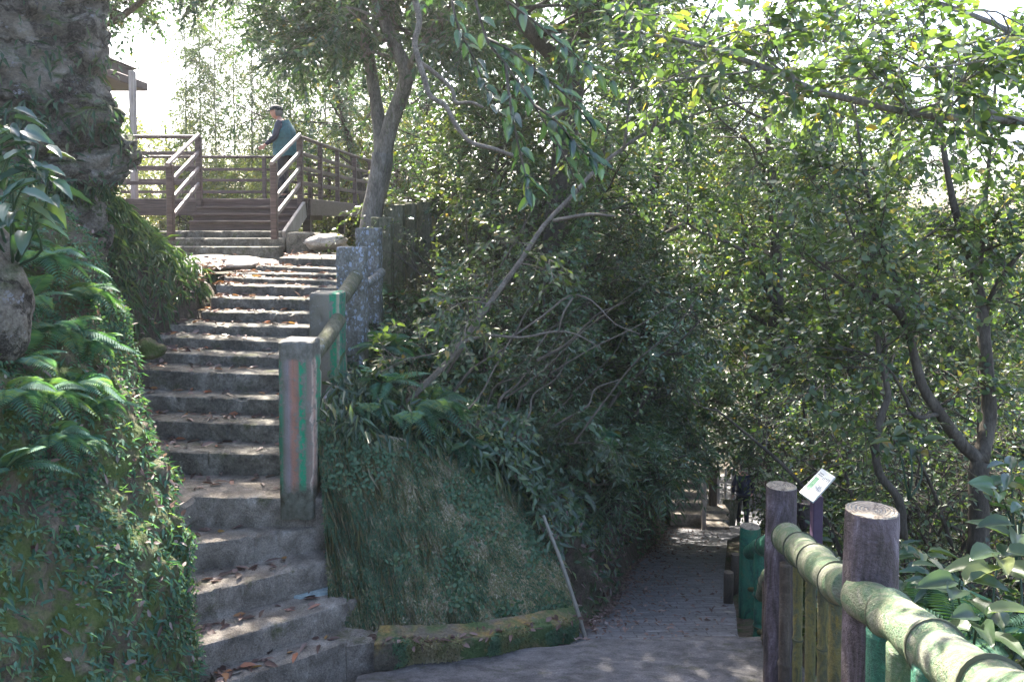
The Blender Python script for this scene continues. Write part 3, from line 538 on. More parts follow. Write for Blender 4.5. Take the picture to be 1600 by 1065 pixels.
# ------------------------------------------------------------------ rock outcrop top left
edge = [(-260, 150), (-120, 158), (0, 165), (60, 166), (110, 158), (150, 168), (185, 192), (225, 200), (262, 196), (285, 176), (300, 150), (330, 158), (380, 166), (450, 168), (520, 170), (620, 170)]
nz_, na = 300, 280; py = np.linspace(-260, 620, nz_); G = np.zeros((nz_, na, 3)); d0 = 6.9
ex = np.interp(py, [e[0] for e in edge], [e[1] for e in edge])
for i in range(nz_):
    p = P(ex[i], py[i], d0); RX, RY = 2.3, 1.15; a = np.linspace(R(-170), R(80), na); G[i, :, 0] = p[0]-RX+RX*np.cos(a); G[i, :, 1] = d0+RY*np.sin(a); G[i, :, 2] = p[2]
q = G.reshape(-1, 3); q2 = q*np.array([1, 1, 1.7]); dd = (fbm(q2*1.1, 5)-.5)*.7-np.clip(.09-np.abs(fbm(q2*1.6+5, 4)-.5), 0, 1)*2.6-np.clip(.05-np.abs(fbm(q2*4+2, 3)-.5), 0, 1)*1.2+(fbm(q*10, 4)-.5)*.16; dd = dd.reshape(nz_, na)
a = np.linspace(R(-170), R(80), na); amp = .5+.5*np.clip(np.abs(a)*1.6, 0, 1)
G[..., 0] += dd*np.cos(a)[None]*amp*1.0; G[..., 1] += dd*np.sin(a)[None]*1.0-.0; G[..., 2] += dd*.25
ledge = np.exp(-((py-292)/16.)**2)*.22; G[..., 1] += ledge[:, None]*np.clip(-np.sin(a), 0, 1)[None]
m = MB(); m.grid(G, flip=True); RG = G
tag(m.build('rock_outcrop', M['rock'], origin=(-5.5, 6.9, -1.5), ang=0), 'tall rugged grey-brown rock face with mossy ledges at the upper left', 'rock')
def boulder(name, c, r, mt, seed, label, cat='rock', sq=(1, 1, .7)):
    n, k = 26, 40; th = np.linspace(0.001, np.pi-.001, n); ph = np.linspace(0, 2*np.pi, k, endpoint=False); T_, Pp = np.meshgrid(th, ph, indexing='ij'); v = np.stack([np.sin(T_)*np.cos(Pp), np.sin(T_)*np.sin(Pp), np.cos(T_)], -1)
    rr = 1+(fbm(v.reshape(-1, 3)*1.3+seed, 4)-.5).reshape(n, k)*.9; v = v*rr[..., None]*r*np.array(sq); f = [(i*k+j, (i+1)*k+j, (i+1)*k+(j+1) % k, i*k+(j+1) % k) for i in range(n-1) for j in range(k)]
    m = MB(); m.add(v, f); o = m.build(name, mt, ang=0); o.location = tuple(float(x) for x in c); return tag(o, label, cat)
boulder('boulder', P(-12, 470, 4.1), .3, M['rock'], 3, 'smooth grey boulder cut by the left edge of the photo among ferns', sq=(.6, .8, 1.1))
boulder('boulder', P(5, 660, 4.0), .22, M['rock'], 8, 'grey-brown boulder low in the ferns at the left edge', sq=(.7, .8, .9))
boulder('rock_slab', P(322, 412, 11.2), .75, M['slab'], 5, 'broad pale sunlit rock slab left of the top steps', sq=(1.15, 1.1, .16))
boulder('stone', P(232, 545, 7.5), .13, M['bank'], 11, 'small mossy stone at the left end of the steps among orange leaves')
boulder('stone', P(512, 378, 12.6), .28, M['slab'], 13, 'grey boulder under the deck beside the block of concrete', sq=(1.2, 1, .5))
boulder('stone', P(468, 350, 12.9)+np.array([.2, .2, -.35]), .14, M['slab'], 17, 'small pale stone on the block under the deck corner')
# ------------------------------------------------------------------ concrete posts along the steps
def post(px0, px1, ytop, ybot, d, dep, mt, label, name='concrete_post', rz=0, cat='post', group='square concrete posts along the stone steps'):
    a = P(px0, ytop, d); b_ = P(px1, ytop, d); z1 = a[2]; z0 = P(px0, ybot, d)[2]; wd = b_[0]-a[0]; h = z1-z0; n = 34; G = []
    m = MB(); bev = .012; prof = [(-1, -1), (1, -1), (1, 1), (-1, 1)]
    rings = []
    for k, (s_, z) in enumerate([(1, 0)]+[(1, h*i/n) for i in range(1, n)]+[(1, h-bev), (1-bev*2/wd, h)]):
        ring = []
        for (x, y) in prof:
            nxt = prof[(prof.index((x, y))+1) % 4]
            for f in np.linspace(0, 1, 11)[:-1]:
                xx = x+(nxt[0]-x)*f; y2 = y+(nxt[1]-y)*f; cr = .94 if f == 0 else 1; ring.append((xx*wd/2*s_*cr, y2*dep/2*s_*cr, z))
        rings.append(ring)
    v = np.array(rings).reshape(-1, 3); k = 40; nr = len(rings); f = [(i*k+j, i*k+(j+1) % k, (i+1)*k+(j+1) % k, (i+1)*k+j) for i in range(nr-1) for j in range(k)]+[[(nr-1)*k+j for j in range(k)]]
    c = np.array([(a[0]+b_[0])/2, d+dep/2, z0]); v = v+(fbm((v+c)*7, 4)[:, None]-.5)*np.array([.022, .022, .01])-np.sign(v-np.array([0, 0, h/2]))*np.array([1, 1, .4])*(np.clip(fbm((v+c)*17, 2)-.66, 0, 1)*.12)[:, None]; m.add(v, f); o = m.build(name, mt, ang=40); o.location = tuple(c); o.rotation_euler.z = rz
    return tag(o, label, cat, group)
post(433, 487, 534, 812, 6.0, .30, M['striped'], 'nearest square concrete post with flaking green and pink stripes beside the steps')
post(482, 530, 458, 668, 7.0, .30, M['striped2'], 'second green-striped concrete post behind the nearest one', group='square concrete posts along the stone steps')
post(524, 568, 386, 590, 8.2, .28, M['lichen'], 'blotchy concrete post with pale blue lichen, lower one of the lichen pair')
post(554, 592, 356, 520, 9.3, .28, M['lichen'], 'taller lichen-blotched concrete post behind the lower lichen post')
post(579, 611, 339, 500, 10.4, .28, M['oldconc'], 'dark mossy concrete post just behind the taller lichen post')
for (a_, b_, y_, d_, lb) in ((600, 630, 319, 11.3, 'weathered concrete post, left end of the close row by the tree'), (631, 649, 317, 11.6, 'narrow weathered post second from the left in the close row by the tree'), (650, 673, 315, 11.9, 'weathered concrete post third from the left in the close row by the tree'), (674, 705, 316, 12.2, 'mossy weathered concrete post at the right end of the close row')):
    post(a_, b_, y_, 470, d_, .26, M['oldconc'], lb, group='close row of weathered concrete posts')
def rail(a, b, r, mt, label, name='log_rail', cat='rail', group='round concrete rails between the step posts'):
    m = MB(); p = np.linspace(a, b, 9); p[:, 2] += -.02*np.sin(np.linspace(0, np.pi, 9)); m.tube(p, r, 16, jit=.09, fine=2); o = m.build(name, mt, origin=p[0]); return tag(o, label, cat, group)
rail(P(484, 560, 6.28), P(528, 500, 7.02), .068, M['oldconc'], 'upper round grey rail joining the two green-striped posts')
rail(P(490, 680, 6.28), P(522, 606, 7.02), .06, M['lichen'], 'lower round rail between the two green-striped posts')
rail(P(530, 468, 7.28), P(556, 432, 8.22), .075, M['oldconc'], 'thick mossy round rail from the second striped post up to the lichen post')
rail(P(568, 445, 8.45), P(596, 425, 9.32), .05, M['lichen'], 'short pale rail between the two lichen posts')
# ------------------------------------------------------------------ wooden deck
DZ = .4
deck = empty('wooden_deck', (-4.8, 14.6, DZ), label='brown timber walkway deck with steps and railings above the stone steps', cat='deck')
def dpart(name, m, mt): o = m.build(name, mt, deck, origin=deck.location, ang=30); o.location = (0, 0, 0); return o
m = MB()
for i in range(34): m.box((-6.4, 14.75+i*.145, DZ-.02), (5.3, .135, .04), bev=.004)
dpart('floor', m, M['wood'])
m = MB()
for i in range(90): m.box((-4.62+i*.012, 19.7+i*.145, DZ-.02), (1.8, .135, .04), bev=.004)
dpart('walkway_floor', m, M['wood'])
m = MB(); m.box((-6.2, 14.66, DZ-.16), (4.9, .05, .3), bev=.006); m.beam((-3.74, 14.7, DZ-.16), (-3.74, 19.6, DZ-.16), .06, .3); m.beam((-3.74, 19.6, DZ-.16), (-2.8, 32, DZ-.16), .06, .3); dpart('fascia_beam', m, M['wood'])
m = MB()
for x_ in (-5.4, -4.4): m = MB(); m.box((x_, 16.5, DZ-.3), (.1, 3.6, .2)); dpart('joist', m, M['wood'])
for x_, y_ in ((-3.9, 15.2), (-3.85, 18), (-5.6, 17), (-3.6, 22)): m = MB(); m.box((x_, y_, DZ-1.6), (.14, .14, 2.6)); dpart('support_post', m, M['wood'])
UL, UR, LL, LR = np.array([-5.72, 14.6, DZ]), np.array([-3.87, 14.6, DZ]), np.array([-5.4, 12.62, -.2]), np.array([-3.76, 12.62, -.18])
def rpost(p, h, w_=.09, below=.3):
    m = MB(); m.box((p[0], p[1], p[2]+(h-below)/2), (w_, w_, h+below), bev=.008); return dpart('railing_post', m, M['wood'])
for p in (UL, UR): rpost(p, 1.13, .1, .35)
for p in (LL, LR): rpost(p, 1.08, .1, .12)
def rrail(a, b, w_=.05, h_=.05, mt='wood'): m = MB(); m.beam(a, b, w_, h_); return dpart('rail', m, M[mt])
def handrail(a, b, mt='railwood'): m = MB(); m.tube(np.linspace(a, b, 5), .034, 12); return dpart('handrail', m, M[mt])
for lo, up in ((LL, UL), (LR, UR)):
    off = up-lo; l2 = lo-off*.06
    handrail(l2+np.array([0, -.03, 1.1]), up+np.array([0, 0, 1.16]))
    for h in (.82, .53, .25): m = MB(); m.beam(lo+np.array([0, .05, h]), up+np.array([0, -.0, h+.02]), .045, .07); dpart('rail', m, M['railwood'])
# level railings: front left, back, walkway right, walkway left
def railing(pts, hs=(.28, .56, .82), top=1.12, ph=1.1, step=None, tops='wood', mids=None):
    for a, b in zip(pts[:-1], pts[1:]):
        a = np.array(a, float); b = np.array(b, float)
        handrail(a+np.array([0, 0, top]), b+np.array([0, 0, top]), tops)
        for h in hs: rrail(a+np.array([0, 0, h]), b+np.array([0, 0, h]), .04, .07)
        n = max(1, int(round(np.linalg.norm(b-a)/step)))
        for i in range(1, n+1): rpost(a+(b-a)*i/n, ph, .085, .32)
railing([UL, (-7.3, 14.6, DZ), (-9.2, 14.8, DZ)], step=1.3)
railing([(-9.4, 19.2, DZ), (-5.95, 19.2, DZ), (-5.55, 19.7, DZ), (-4.2, 32, DZ)], step=1.5)
railing([UR, (-3.78, 17.3, DZ), (-3.74, 19.0, DZ), (-3.42, 23.3, DZ), (-3.05, 29.6, DZ)], step=1.55)
# wooden steps with side stringer
for i, (z_, y_) in enumerate(((.25, 14.3), (.12, 14.0), (-.01, 13.7))):
    m = MB(); w0 = -5.66+.045*i*1.2; m.box(((w0-3.86)/2, y_+.15, z_-.02), (abs(w0+3.86), .34, .045), bev=.006); m.box(((w0-3.86)/2, y_+.03, z_-.105), (abs(w0+3.86), .03, .12)); dpart('stair_tread', m, M['wood'])
m = MB()
for xx in (-3.80,): m.beam((xx, 14.62, .2), (xx, 13.3, -.32), .06, .3)
dpart('stringer', m, M['greywood'])
# stone steps under the wooden ones
blk = empty('plinth_steps', (-4.6, 13, -.6), label='three brown stone plinth steps below the wooden stair', cat='steps')
for i, (z_, y_) in enumerate(((-.18, 13.38), (-.295, 13.02), (-.42, 12.7))):
    m = step_mesh((-5.62+.12*i-.3, y_, z_), (-3.72, y_, z_), .5, .2, 60+i, jag=.006); o = m.build('step', M['brownstep'] if 'brownstep' in M else M['oldstep'], blk, origin=blk.location, ang=50); o.location = (0, 0, 0)
m = MB(); m.box((P(469, 384, 12.75)+np.array([0, .25, 0])), (.46, .5, .42), bev=.03); v = m.v[0]; m.v = [v+(fbm(v*7, 3)[:, None]-.5)*.04]; tag(m.build('concrete_block', M['oldstep'], origin=P(469, 403, 12.75)), 'rough concrete block right of the plinth steps under the deck', 'block')
# pavilion at far left
pav = empty('pavilion', (-10.2, 18, DZ), label='pavilion with maroon roof eaves half hidden behind the rock', cat='pavilion')
def ppart(name, m, mt): o = m.build(name, mt, pav, origin=pav.location); o.location = (0, 0, 0); return o
m = MB(); m.box((P(211, 330, 17)[0], 17, 1.55), (.12, .12, 3.2), bev=.01); ppart('column', m, M['greywood']); m = MB(); m.box((-12.6, 17, 1.55), (.12, .12, 3.2), bev=.01); ppart('column', m, M['greywood'])
m = MB(); m.box((-13.35, 17.6, 3.16), (9.4, 3.0, .2), bev=.02); ppart('lower_eave', m, M['roof']); m = MB(); m.box((-13.45, 17.75, 3.42), (9.0, 2.6, .3), bev=.03); ppart('upper_fascia', m, M['roof'])
m = MB(); m.box((-13.6, 17.7, 2.9), (8.4, 2.2, .32)); ppart('wall_panel', m, M['pinkceil'])
m = MB(); m.add([(-18, 16.3, 3.58), (-8.85, 16.3, 3.58), (-8.85, 19.2, 3.58), (-18, 19.2, 3.58), (-13.5, 17.8, 3.8)], [(0, 1, 4), (1, 2, 4), (2, 3, 4), (3, 0, 4), (3, 2, 1, 0)]); ppart('roof', m, M['roof'])
# ------------------------------------------------------------------ bamboo-shaped concrete fence on the right
fence = empty('bamboo_fence', (1.6, 4.2, -2.9), label='concrete fence cast as painted bamboo and logs beside the lower path', cat='fence')
def fpart(name, m, mt, par=fence, ang=40): o = m.build(name, mt, par, origin=fence.location, ang=ang); o.location = (0, 0, 0); return o
def logpost(c, top, bot, r, mt, seed, cutm='cut'):
    m = MB(); n = 26; zz = np.linspace(bot, top, n); pts = np.stack([np.full(n, c[0]), np.full(n, c[1]), zz], 1); rad = np.full(n, r); rad[-1] = r*.975
    seg = 40; b0 = m.n; m.tube(pts, rad, seg, cap=False); v = m.v[-1].reshape(n, seg, 3); a = np.linspace(0, 2*np.pi, seg, endpoint=False)
    q = np.stack([np.cos(a)[None]*3+seed+0*zz[:, None], np.sin(a)[None]*3+0*zz[:, None], zz[:, None]*1.2+0*a[None]], -1).reshape(-1, 3); g = (fbm(q*3, 4)-.5).reshape(n, seg)
    rr = v-pts[:, None]; m.v[-1] = (pts[:, None]+rr*(1+g*.16)[..., None]).reshape(-1, 3)
    o = fpart('log_post', m, mt)
    m2 = MB(); last = m.v[-1].reshape(n, seg, 3)[-1]; ctr = last.mean(0); R1 = ctr+(last-ctr)*.93+np.array([0, 0, .006]); R2 = ctr+(last-ctr)*.5+np.array([0, 0, .004])
    v2 = np.vstack([last, R1, R2, ctr[None]+np.array([0, 0, .002])]); f = [(j, (j+1) % seg, seg+(j+1) % seg, seg+j) for j in range(seg)]+[(seg+j, seg+(j+1) % seg, 2*seg+(j+1) % seg, 2*seg+j) for j in range(seg)]+[(2*seg+j, 2*seg+(j+1) % seg, 3*seg) for j in range(seg)]
    m2.add(v2, f); c_ = m2.build('cut_end', M[cutm], o, origin=ctr); c_.location = tuple(float(q) for q in ctr-np.array(fence.location)); return o
PA = P(1362, 797, 3.07); PBp = P(1221, 759, 5.2); PC = P(1172, 822, 7.5); PD = P(1259, 786, 8.6)
logpost(PA, PA[2], -2.6, .100, M['purple'], 1); logpost(PBp, PBp[2], -3.3, .099, M['purple'], 4); logpost(PC, PC[2], -3.95, .095, M['bamdeep'], 7); 
def bamboo_tube(pts, r, mt, nodes, name='bamboo_rail', seg=24, ringr=.006):
    pts = np.array(pts, float); tt = np.linspace(0, len(pts)-1, 70); p = crom(pts, tt); L = np.concatenate([[0], np.cumsum(np.linalg.norm(np.diff(p, axis=0), axis=1))]); L /= L[-1]
    rad = np.full(70, float(r)) if np.isscalar(r) else np.interp(L, np.linspace(0, 1, len(r)), r); r0 = rad.copy()
    for nd in nodes: rad = rad+r0*(.15*np.exp(-((L-nd)/.014)**2)-.09*np.exp(-((L-nd-.035)/.022)**2)-.06*np.exp(-((L-nd+.035)/.022)**2))
    m = MB(); m.tube(p, rad*(1+.07*(fbm(p*6+nodes[0]*9, 2)-.5)*2), seg, jit=.07, sd=nodes[0]*7); o = fpart(name, m, mt, ang=0)
    for nd in nodes:
        i = int(np.argmin(np.abs(L-nd))); i = min(max(i, 1), 68); t_ = unit(p[i+1]-p[i-1]); m = MB(); m.tube([p[i]-t_*.004, p[i]+t_*.004], rad[i]*1.04, seg, jit=.05); c = m.build('node_ring', M['ring'], o, origin=fence.location); c.location = (0, 0, 0)
    return o
ra = P(1352, 945, 3.0); rb = P(1226, 838, 5.15)
bamboo_tube([P(1640, 1130, 1.75), P(1560, 1090, 2.1), P(1480, 1030, 2.4), P(1400, 965, 2.8), ra+np.array([0, .05, .01])], [.092, .09, .086, .083, .08], M['bamgreen'], [.3, .58, .84])
bamboo_tube([ra+np.array([0, .12, 0]), P(1305, 906, 3.55), P(1262, 868, 4.25), P(1238, 848, 4.8), rb+np.array([0, .05, 0])], [.075, .085, .088, .088, .085], M['bamgreen'], [.16, .42, .66, .9])
# uprights below the rails
def upright(px, ytop, d, r, mt, bot, nodes=(.35, .7)):
    p = P(px, ytop, d); bamboo_tube([(p[0], p[1], bot), (p[0]+.004, p[1], (bot+p[2])/2), (p[0], p[1], p[2])], r, mt, nodes, 'bamboo_upright', 18)
for px, yt, d, r, k, nd in ((1227, 880, 4.95, .036, 'brownpost', (.4,)), (1247, 880, 4.65, .029, 'bamolive', (.3, .62)), (1267, 888, 4.3, .029, 'bamolive', (.5,)), (1286, 905, 3.95, .026, 'bamolive', (.42, .75)), (1307, 925, 3.6, .034, 'bamolive', (.2, .66)), (1378, 985, 2.85, .055, 'bamdeep', (.3, .6)), (1412, 1010, 2.65, .055, 'bamgreen', (.5,)), (1455, 1040, 2.45, .055, 'bamdeep', (.3,)), (1505, 1075, 2.22, .055, 'bamolive', (.5,))):
    upright(px, yt, d, r, M[k], -2.75 if d < 3.3 else -3.25, nd)
# green part between the second and third posts
upright(1188, 862, 6.6, .055, M['bamdeep'], -3.7, (.3, .6)); upright(1204, 902, 5.7, .06, M['brownpost'], -3.5, (.5,))
m_ = bamboo_tube([P(1172, 862, 7.45), P(1188, 856, 6.7), P(1212, 846, 5.3)], .07, M['bamdeep'], [.3, .6])
bamboo_tube([P(1190, 930, 6.5), P(1200, 900, 5.7), P(1216, 893, 5.3)], .05, M['bamgreen'], [.5])
bamboo_tube([P(1160, 1023, 7.0), P(1185, 1020, 6.3), P(1215, 1030, 5.3)], .065, M['bamdeep'], [.4])
bamboo_tube([P(1172, 920, 7.4), P(1190, 922, 6.5), P(1216, 926, 5.4)], .022, M['bamolive'], [.5])
bamboo_tube([P(1168, 985, 7.3), P(1188, 987, 6.5), P(1216, 993, 5.4)], .022, M['bamolive'], [.5])
# posts further down the path
def stump(px0, px1, yt, yb, d, mt, label):
    a = P(px0, yt, d); b_ = P(px1, yt, d); z0 = P(px0, yb, d)[2]; c = (a+b_)/2; h = a[2]-z0; r = (b_[0]-a[0])/2; m = MB(); m.tube([(0, 0, 0), (0, 0, h*.3), (0, 0, h*.6), (0, 0, h-.01), (0, 0, h)], [r, r, r, r, r*.93], 20, jit=.08); o = m.build('log_bollard', mt, ang=50); o.location = (c[0], d, z0); return tag(o, label, 'bollard', 'log-shaped bollards by the lower path')
stump(1246, 1270, 784, 900, 9.2, M['purple'], 'violet-grey log bollard behind the second fence post next to the sign post')
stump(1142, 1156, 865, 985, 8.6, M['brownpost'], 'thin dark log bollard just left of the green fence post')
stump(1131, 1146, 893, 1005, 7.9, M['brownpost'], 'short dark log bollard at the path edge, left of the taller thin one')
# information sign
sg = empty('information_sign', P(1276, 850, 6.6), label='tilted white information board with a green picture on a violet post', cat='sign')
so_ = np.array(sg.location); m = MB(); m.box(P(1275, 850, 6.62)+np.array([0, 0, -.15]), (.085, .085, 1.15), bev=.01); o = m.build('signpost', M['purplepaint'], sg, origin=so_); o.location = (0, 0, 0)
c0, c1, c2 = P(1249, 768, 6.5), P(1284, 731, 6.72), P(1270, 783, 6.35); c3 = c1+(c2-c0)+np.array([.02, .02, -.01]); c3 = c1+(c2-c0)*1.1; U = c1-c0; V = c2-c0; nn_ = unit(np.cross(V, U)); nn_ = nn_*(1 if nn_[2] > 0 else -1)
m = MB(); a_ = [c0, c2, c2+U, c1]; th = nn_*.018; m.add([p for p in a_]+[p-th for p in a_], [(0, 1, 2, 3), (7, 6, 5, 4), (0, 4, 5, 1), (1, 5, 6, 2), (2, 6, 7, 3), (3, 7, 4, 0)]); o = m.build('board', M['white'], sg, smooth=False, origin=so_); o.location = (0, 0, 0); brd = o
def onb(u0, v0, u1, v1, m, lift=.002): m.add([c0+U*u+V*v_+nn_*lift for u, v_ in ((u0, v0), (u1, v0), (u1, v1), (u0, v1))], [(0, 1, 2, 3)])
m = MB(); onb(.2, .1, .68, .38, m); o = m.build('picture', M['signgreen'], brd, smooth=False, origin=so_); o.location = (0, 0, 0)
m = MB()
for v_ in (.48, .58, .68, .78, .88):
    u = .12
    while u < .8:
        du = rng.uniform(.035, .07)
        if rng.random() < .85: onb(u, v_, u+du*.7, v_+.045, m)
        u += du
for u in (.76, .83): 
    for v_ in np.arange(.12, .4, .08): onb(u, v_, u+.04, v_+.05, m)
o = m.build('lettering', M['darkmark'], brd, smooth=False, origin=so_); o.location = (0, 0, 0)
# leaning cane against the wall
cp = np.array([P(843, 786, 6.75), P(868, 850, 6.62), P(890, 915, 6.5), P(907, 972, 6.42)])+np.array([0.02, -.28, .0]); m = MB(); m.tube(cp, [.013, .015, .016, .018], 10, fine=6)
for f in (.15, .4, .7): p, t_ = along(cp, f); m.tube([p-t_*.008, p+t_*.008], .02, 10); s_ = wobble(p, (.6, -.5, .3), .06, 3, .1); m.tube(s_, [.006, .004, .003], 5)
tag(m.build('bamboo_cane', M['cane'], origin=cp[-1]), 'thin pale bamboo cane leaning at the right end of the mossy wall', 'cane')
tag(MB().tube([P(1410, 755, 10), P(1409, 716, 10)], .02, 8).build('marker_stake', M['white'], origin=P(1410, 755, 10)), 'short white stake among the trees behind the fence', 'stake')
# far end of the lower path: stairs, post, fence, board
fs = empty('far_steps', P(1075, 800, 20), label='dim flight of steps rising left at the far end of the lower path', cat='staircase')
for i, (yl, d) in enumerate(((802, 20), (784, 20.35), (767, 20.7), (751, 21.05), (737, 21.4), (725, 21.8), (714, 22.2))):
    A = P(1048-i*2, yl, d); B = P(1106-i*2, yl+2, d); m = step_mesh(A, B, .6, .28, 90+i, wide=14); o = m.build('step', M['step'], fs, origin=fs.location, ang=50); o.location = (0, 0, 0)
for i, (yl, d) in enumerate(((822, 19.4), (810, 19.8), (797, 20.2))):
    m = step_mesh(P(1104, yl, d), P(1140, yl+1, d), .5, .2, 120+i, wide=14); o = m.build('step', M['step'], fs, origin=fs.location, ang=50); o.location = (0, 0, 0)
m = MB(); m.box(P(1100, 760, 19.3), (.1, .1, 2.3), bev=.01); o = m.build('trail_post', M['greywood'], origin=P(1100, 832, 19.3)); tag(o, 'slim grey post at the foot of the far steps', 'post')
m = MB(); m.box(P(1139, 800, 21)+np.array([0, 0, 0]), (.42, .04, .7), Matrix.Rotation(.12, 3, 'Y'), bev=.01); o = m.build('panel', M['oldconc'], origin=P(1139, 815, 21)); tag(o, 'pale grey panel standing left of the walking person', 'panel')
m = MB(); m.box(P(1114, 762, 20.6), (.2, .15, 1.1), bev=.02); o = m.build('gate_post', M['brownpost'], origin=P(1114, 800, 20.6)); tag(o, 'dark brown square post just right of the slim grey post', 'post')
ffn = empty('picket_fence', P(1180, 800, 23.5), label='pale picket fence behind the walking person at the far end of the path', cat='fence')
for i in range(11):
    x = 1122+i*11; 
    m = MB(); a = P(x, 795, 23.5); m.box(a+np.array([0, 0, .5]), (.07, .07, 1.5), bev=.01); o = m.build('picket', M['greywood'], ffn, origin=ffn.location); o.location = (0, 0, 0)
for y_ in (792, 752):
    m = MB(); m.beam(P(1118, y_, 23.5), P(1240, y_+4, 23.5), .06, .07); o = m.build('rail', M['greywood'], ffn, origin=ffn.location); o.location = (0, 0, 0)
# ------------------------------------------------------------------ people
def skin_part(joints, edges, rad, sub=2):
    me = bpy.data.meshes.new('tmp'); me.from_pydata([tuple(j) for j in joints], edges, []); o = bpy.data.objects.new('tmp', me); col.objects.link(o)
    o.modifiers.new('s', 'SKIN'); sk = me.skin_vertices[0].data if me.skin_vertices else None
    if sk is None:
        import bmesh; bm = bmesh.new(); bm.from_mesh(me); bm.verts.layers.skin.verify(); bm.to_mesh(me); bm.free(); sk = me.skin_vertices[0].data
    for i, r in enumerate(rad): sk[i].radius = (r if hasattr(r, '__len__') else (r, r)); sk[i].use_root = (i == 0)
    sb = o.modifiers.new('u', 'SUBSURF'); sb.levels = sub; sb.render_levels = sub
    dg = bpy.context.evaluated_depsgraph_get(); ev = bpy.data.meshes.new_from_object(o.evaluated_get(dg)); v = [tuple(a.co) for a in ev.vertices]; f = [tuple(p.vertices) for p in ev.polygons]
    bpy.data.objects.remove(o); return v, f
def ellipsoid(c, r, n=14, k=20, fn=None):
    v = []; f = []
    for i in range(n+1):
        t = math.pi*i/n
        for j in range(k): a = 2*math.pi*j/k; p = [math.sin(t)*math.cos(a), math.sin(t)*math.sin(a), math.cos(t)]; p = fn(p) if fn else p; v.append((c[0]+p[0]*r[0], c[1]+p[1]*r[1], c[2]+p[2]*r[2]))
    for i in range(n):
        for j in range(k): f.append((i*k+j, (i+1)*k+j, (i+1)*k+(j+1) % k, i*k+(j+1) % k))
    return v, f
def person(loc, rz, label, pose, top, legs, jacket=None, cap=True):
    r = empty('person', loc, rz, label=label, cat='person'); s = pose
    J = {'pel': (0, 0, .95), 'spi': (.0, 0, 1.12), 'che': (s.get('lean', .03), 0, 1.33), 'nec': (s.get('lean', .03)+.03, 0, 1.47), 'hd': (s.get('lean', .03)+.06, 0, 1.55)}
    l = s.get('lean', .03)
    for sg_, k in ((1, 'L'), (-1, 'R')):
        J['sh'+k] = (l-.01, .17*sg_, 1.40); J['hip'+k] = (0, .085*sg_, .9)
        for n_ in ('el', 'wr', 'kn', 'an', 'toe'): J[n_+k] = s[n_+k]
    names = list(J); idx = {n_: i for i, n_ in enumerate(names)}
    rr = {'pel': .14, 'spi': .145, 'che': .155, 'nec': .055, 'hd': .05, 'sh': .06, 'el': .042, 'wr': .028, 'hip': .09, 'kn': .06, 'an': .042, 'toe': .035}
    rad = [rr.get(n_, rr.get(n_[:-1], .05)) for n_ in names]
    E = [('pel', 'spi'), ('spi', 'che'), ('che', 'nec'), ('nec', 'hd')]
    for k in 'LR': E += [('che', 'sh'+k), ('sh'+k, 'el'+k), ('el'+k, 'wr'+k), ('pel', 'hip'+k), ('hip'+k, 'kn'+k), ('kn'+k, 'an'+k), ('an'+k, 'toe'+k)]
    jj = [J[n_] for n_ in names]; ee = [(idx[a], idx[b]) for a, b in E]; radb = [q*.86 for q in rad]
    for k in 'LR':   # hands: palm, four fingers, thumb
        w_ = np.array(J['wr'+k]); d = unit(w_-np.array(J['el'+k])); sdv = unit(np.cross(d, np.array([.2, 1, .1]))); pr = np.cross(sdv, d)
        jj.append(tuple(w_+d*.075)); radb.append((.036, .016)); pi = len(jj)-1; ee.append((idx['wr'+k], pi))
        for q in range(4):
            off = sdv*(-.027+.018*q); b0 = w_+d*.085+off; m1 = b0+d*(.035+.006*(q in (1, 2)))+pr*.006; tp = m1+d*.022+pr*.022
            for a_, rd in ((b0, .010), (m1, .009), (tp, .007)): jj.append(tuple(a_)); radb.append(rd)
            n0 = len(jj)-3; ee += [(pi, n0), (n0, n0+1), (n0+1, n0+2)]
        jj.append(tuple(w_+d*.05-sdv*.04)); jj.append(tuple(w_+d*.085-sdv*.055+pr*.01)); radb += [.012, .009]; ee += [(pi, len(jj)-2), (len(jj)-2, len(jj)-1)]
    v, f = skin_part(jj, ee, radb)
    hx, hz = J['hd'][0]+.035, 1.615
    def hf(p):
        x, y, z = p; front = max(0, x)
        x += .13*math.exp(-((y/.14)**2+((z+.08)/.2)**2))*front+.05*math.exp(-((y/.3)**2+((z+.75)/.2)**2))*front-.08*math.exp(-(((abs(y)-.35)/.16)**2+((z-.08)/.12)**2))*front-.03*math.exp(-((y/.3)**2+((z+.42)/.05)**2))*front
        y *= 1-.22*max(0, -z); y += .16*math.copysign(1, y)*math.exp(-((x+.05)/.14)**2-((z+.02)/.25)**2)*(abs(y) > .6); return [x, y, z]
    hv, hf_ = ellipsoid((hx, 0, hz), (.1, .078, .125), 18, 32, hf); m = MB(); m.add(v, f); m.add(hv, hf_); m.build('body', M['skin'], r, ang=0)
    m = MB(); hv, hf_ = ellipsoid((hx-.014, 0, hz+.008), (.1, .085, .122), 12, 20); keep = [q for q in hf_ if (hv[q[0]][0] < hx-.005 or hv[q[0]][2] > hz+.075) and hv[q[0]][2] > hz-.07]; m.add(hv, keep); m.build('hair', M['hair'], r, ang=0)
    if cap:
        m = MB(); cv, cf = ellipsoid((hx-.005, 0, hz+.05), (.115, .098, .085), 12, 22); m.add(cv, [q for q in cf if cv[q[0]][2] > hz+.035]); a = np.linspace(-1.2, 1.2, 10)
        G = np.zeros((10, 4, 3))
        for j in range(4): G[:, j, 0] = hx+.1*np.cos(a)*1.08+.022*j*np.cos(a); G[:, j, 1] = .098*np.sin(a)*(1-.02*j); G[:, j, 2] = hz+.045-.007*j
        m.grid(G); G2 = G.copy(); G2[..., 2] -= .006; m.grid(G2, flip=True); m.build('cap', M['cap'], r, ang=0)
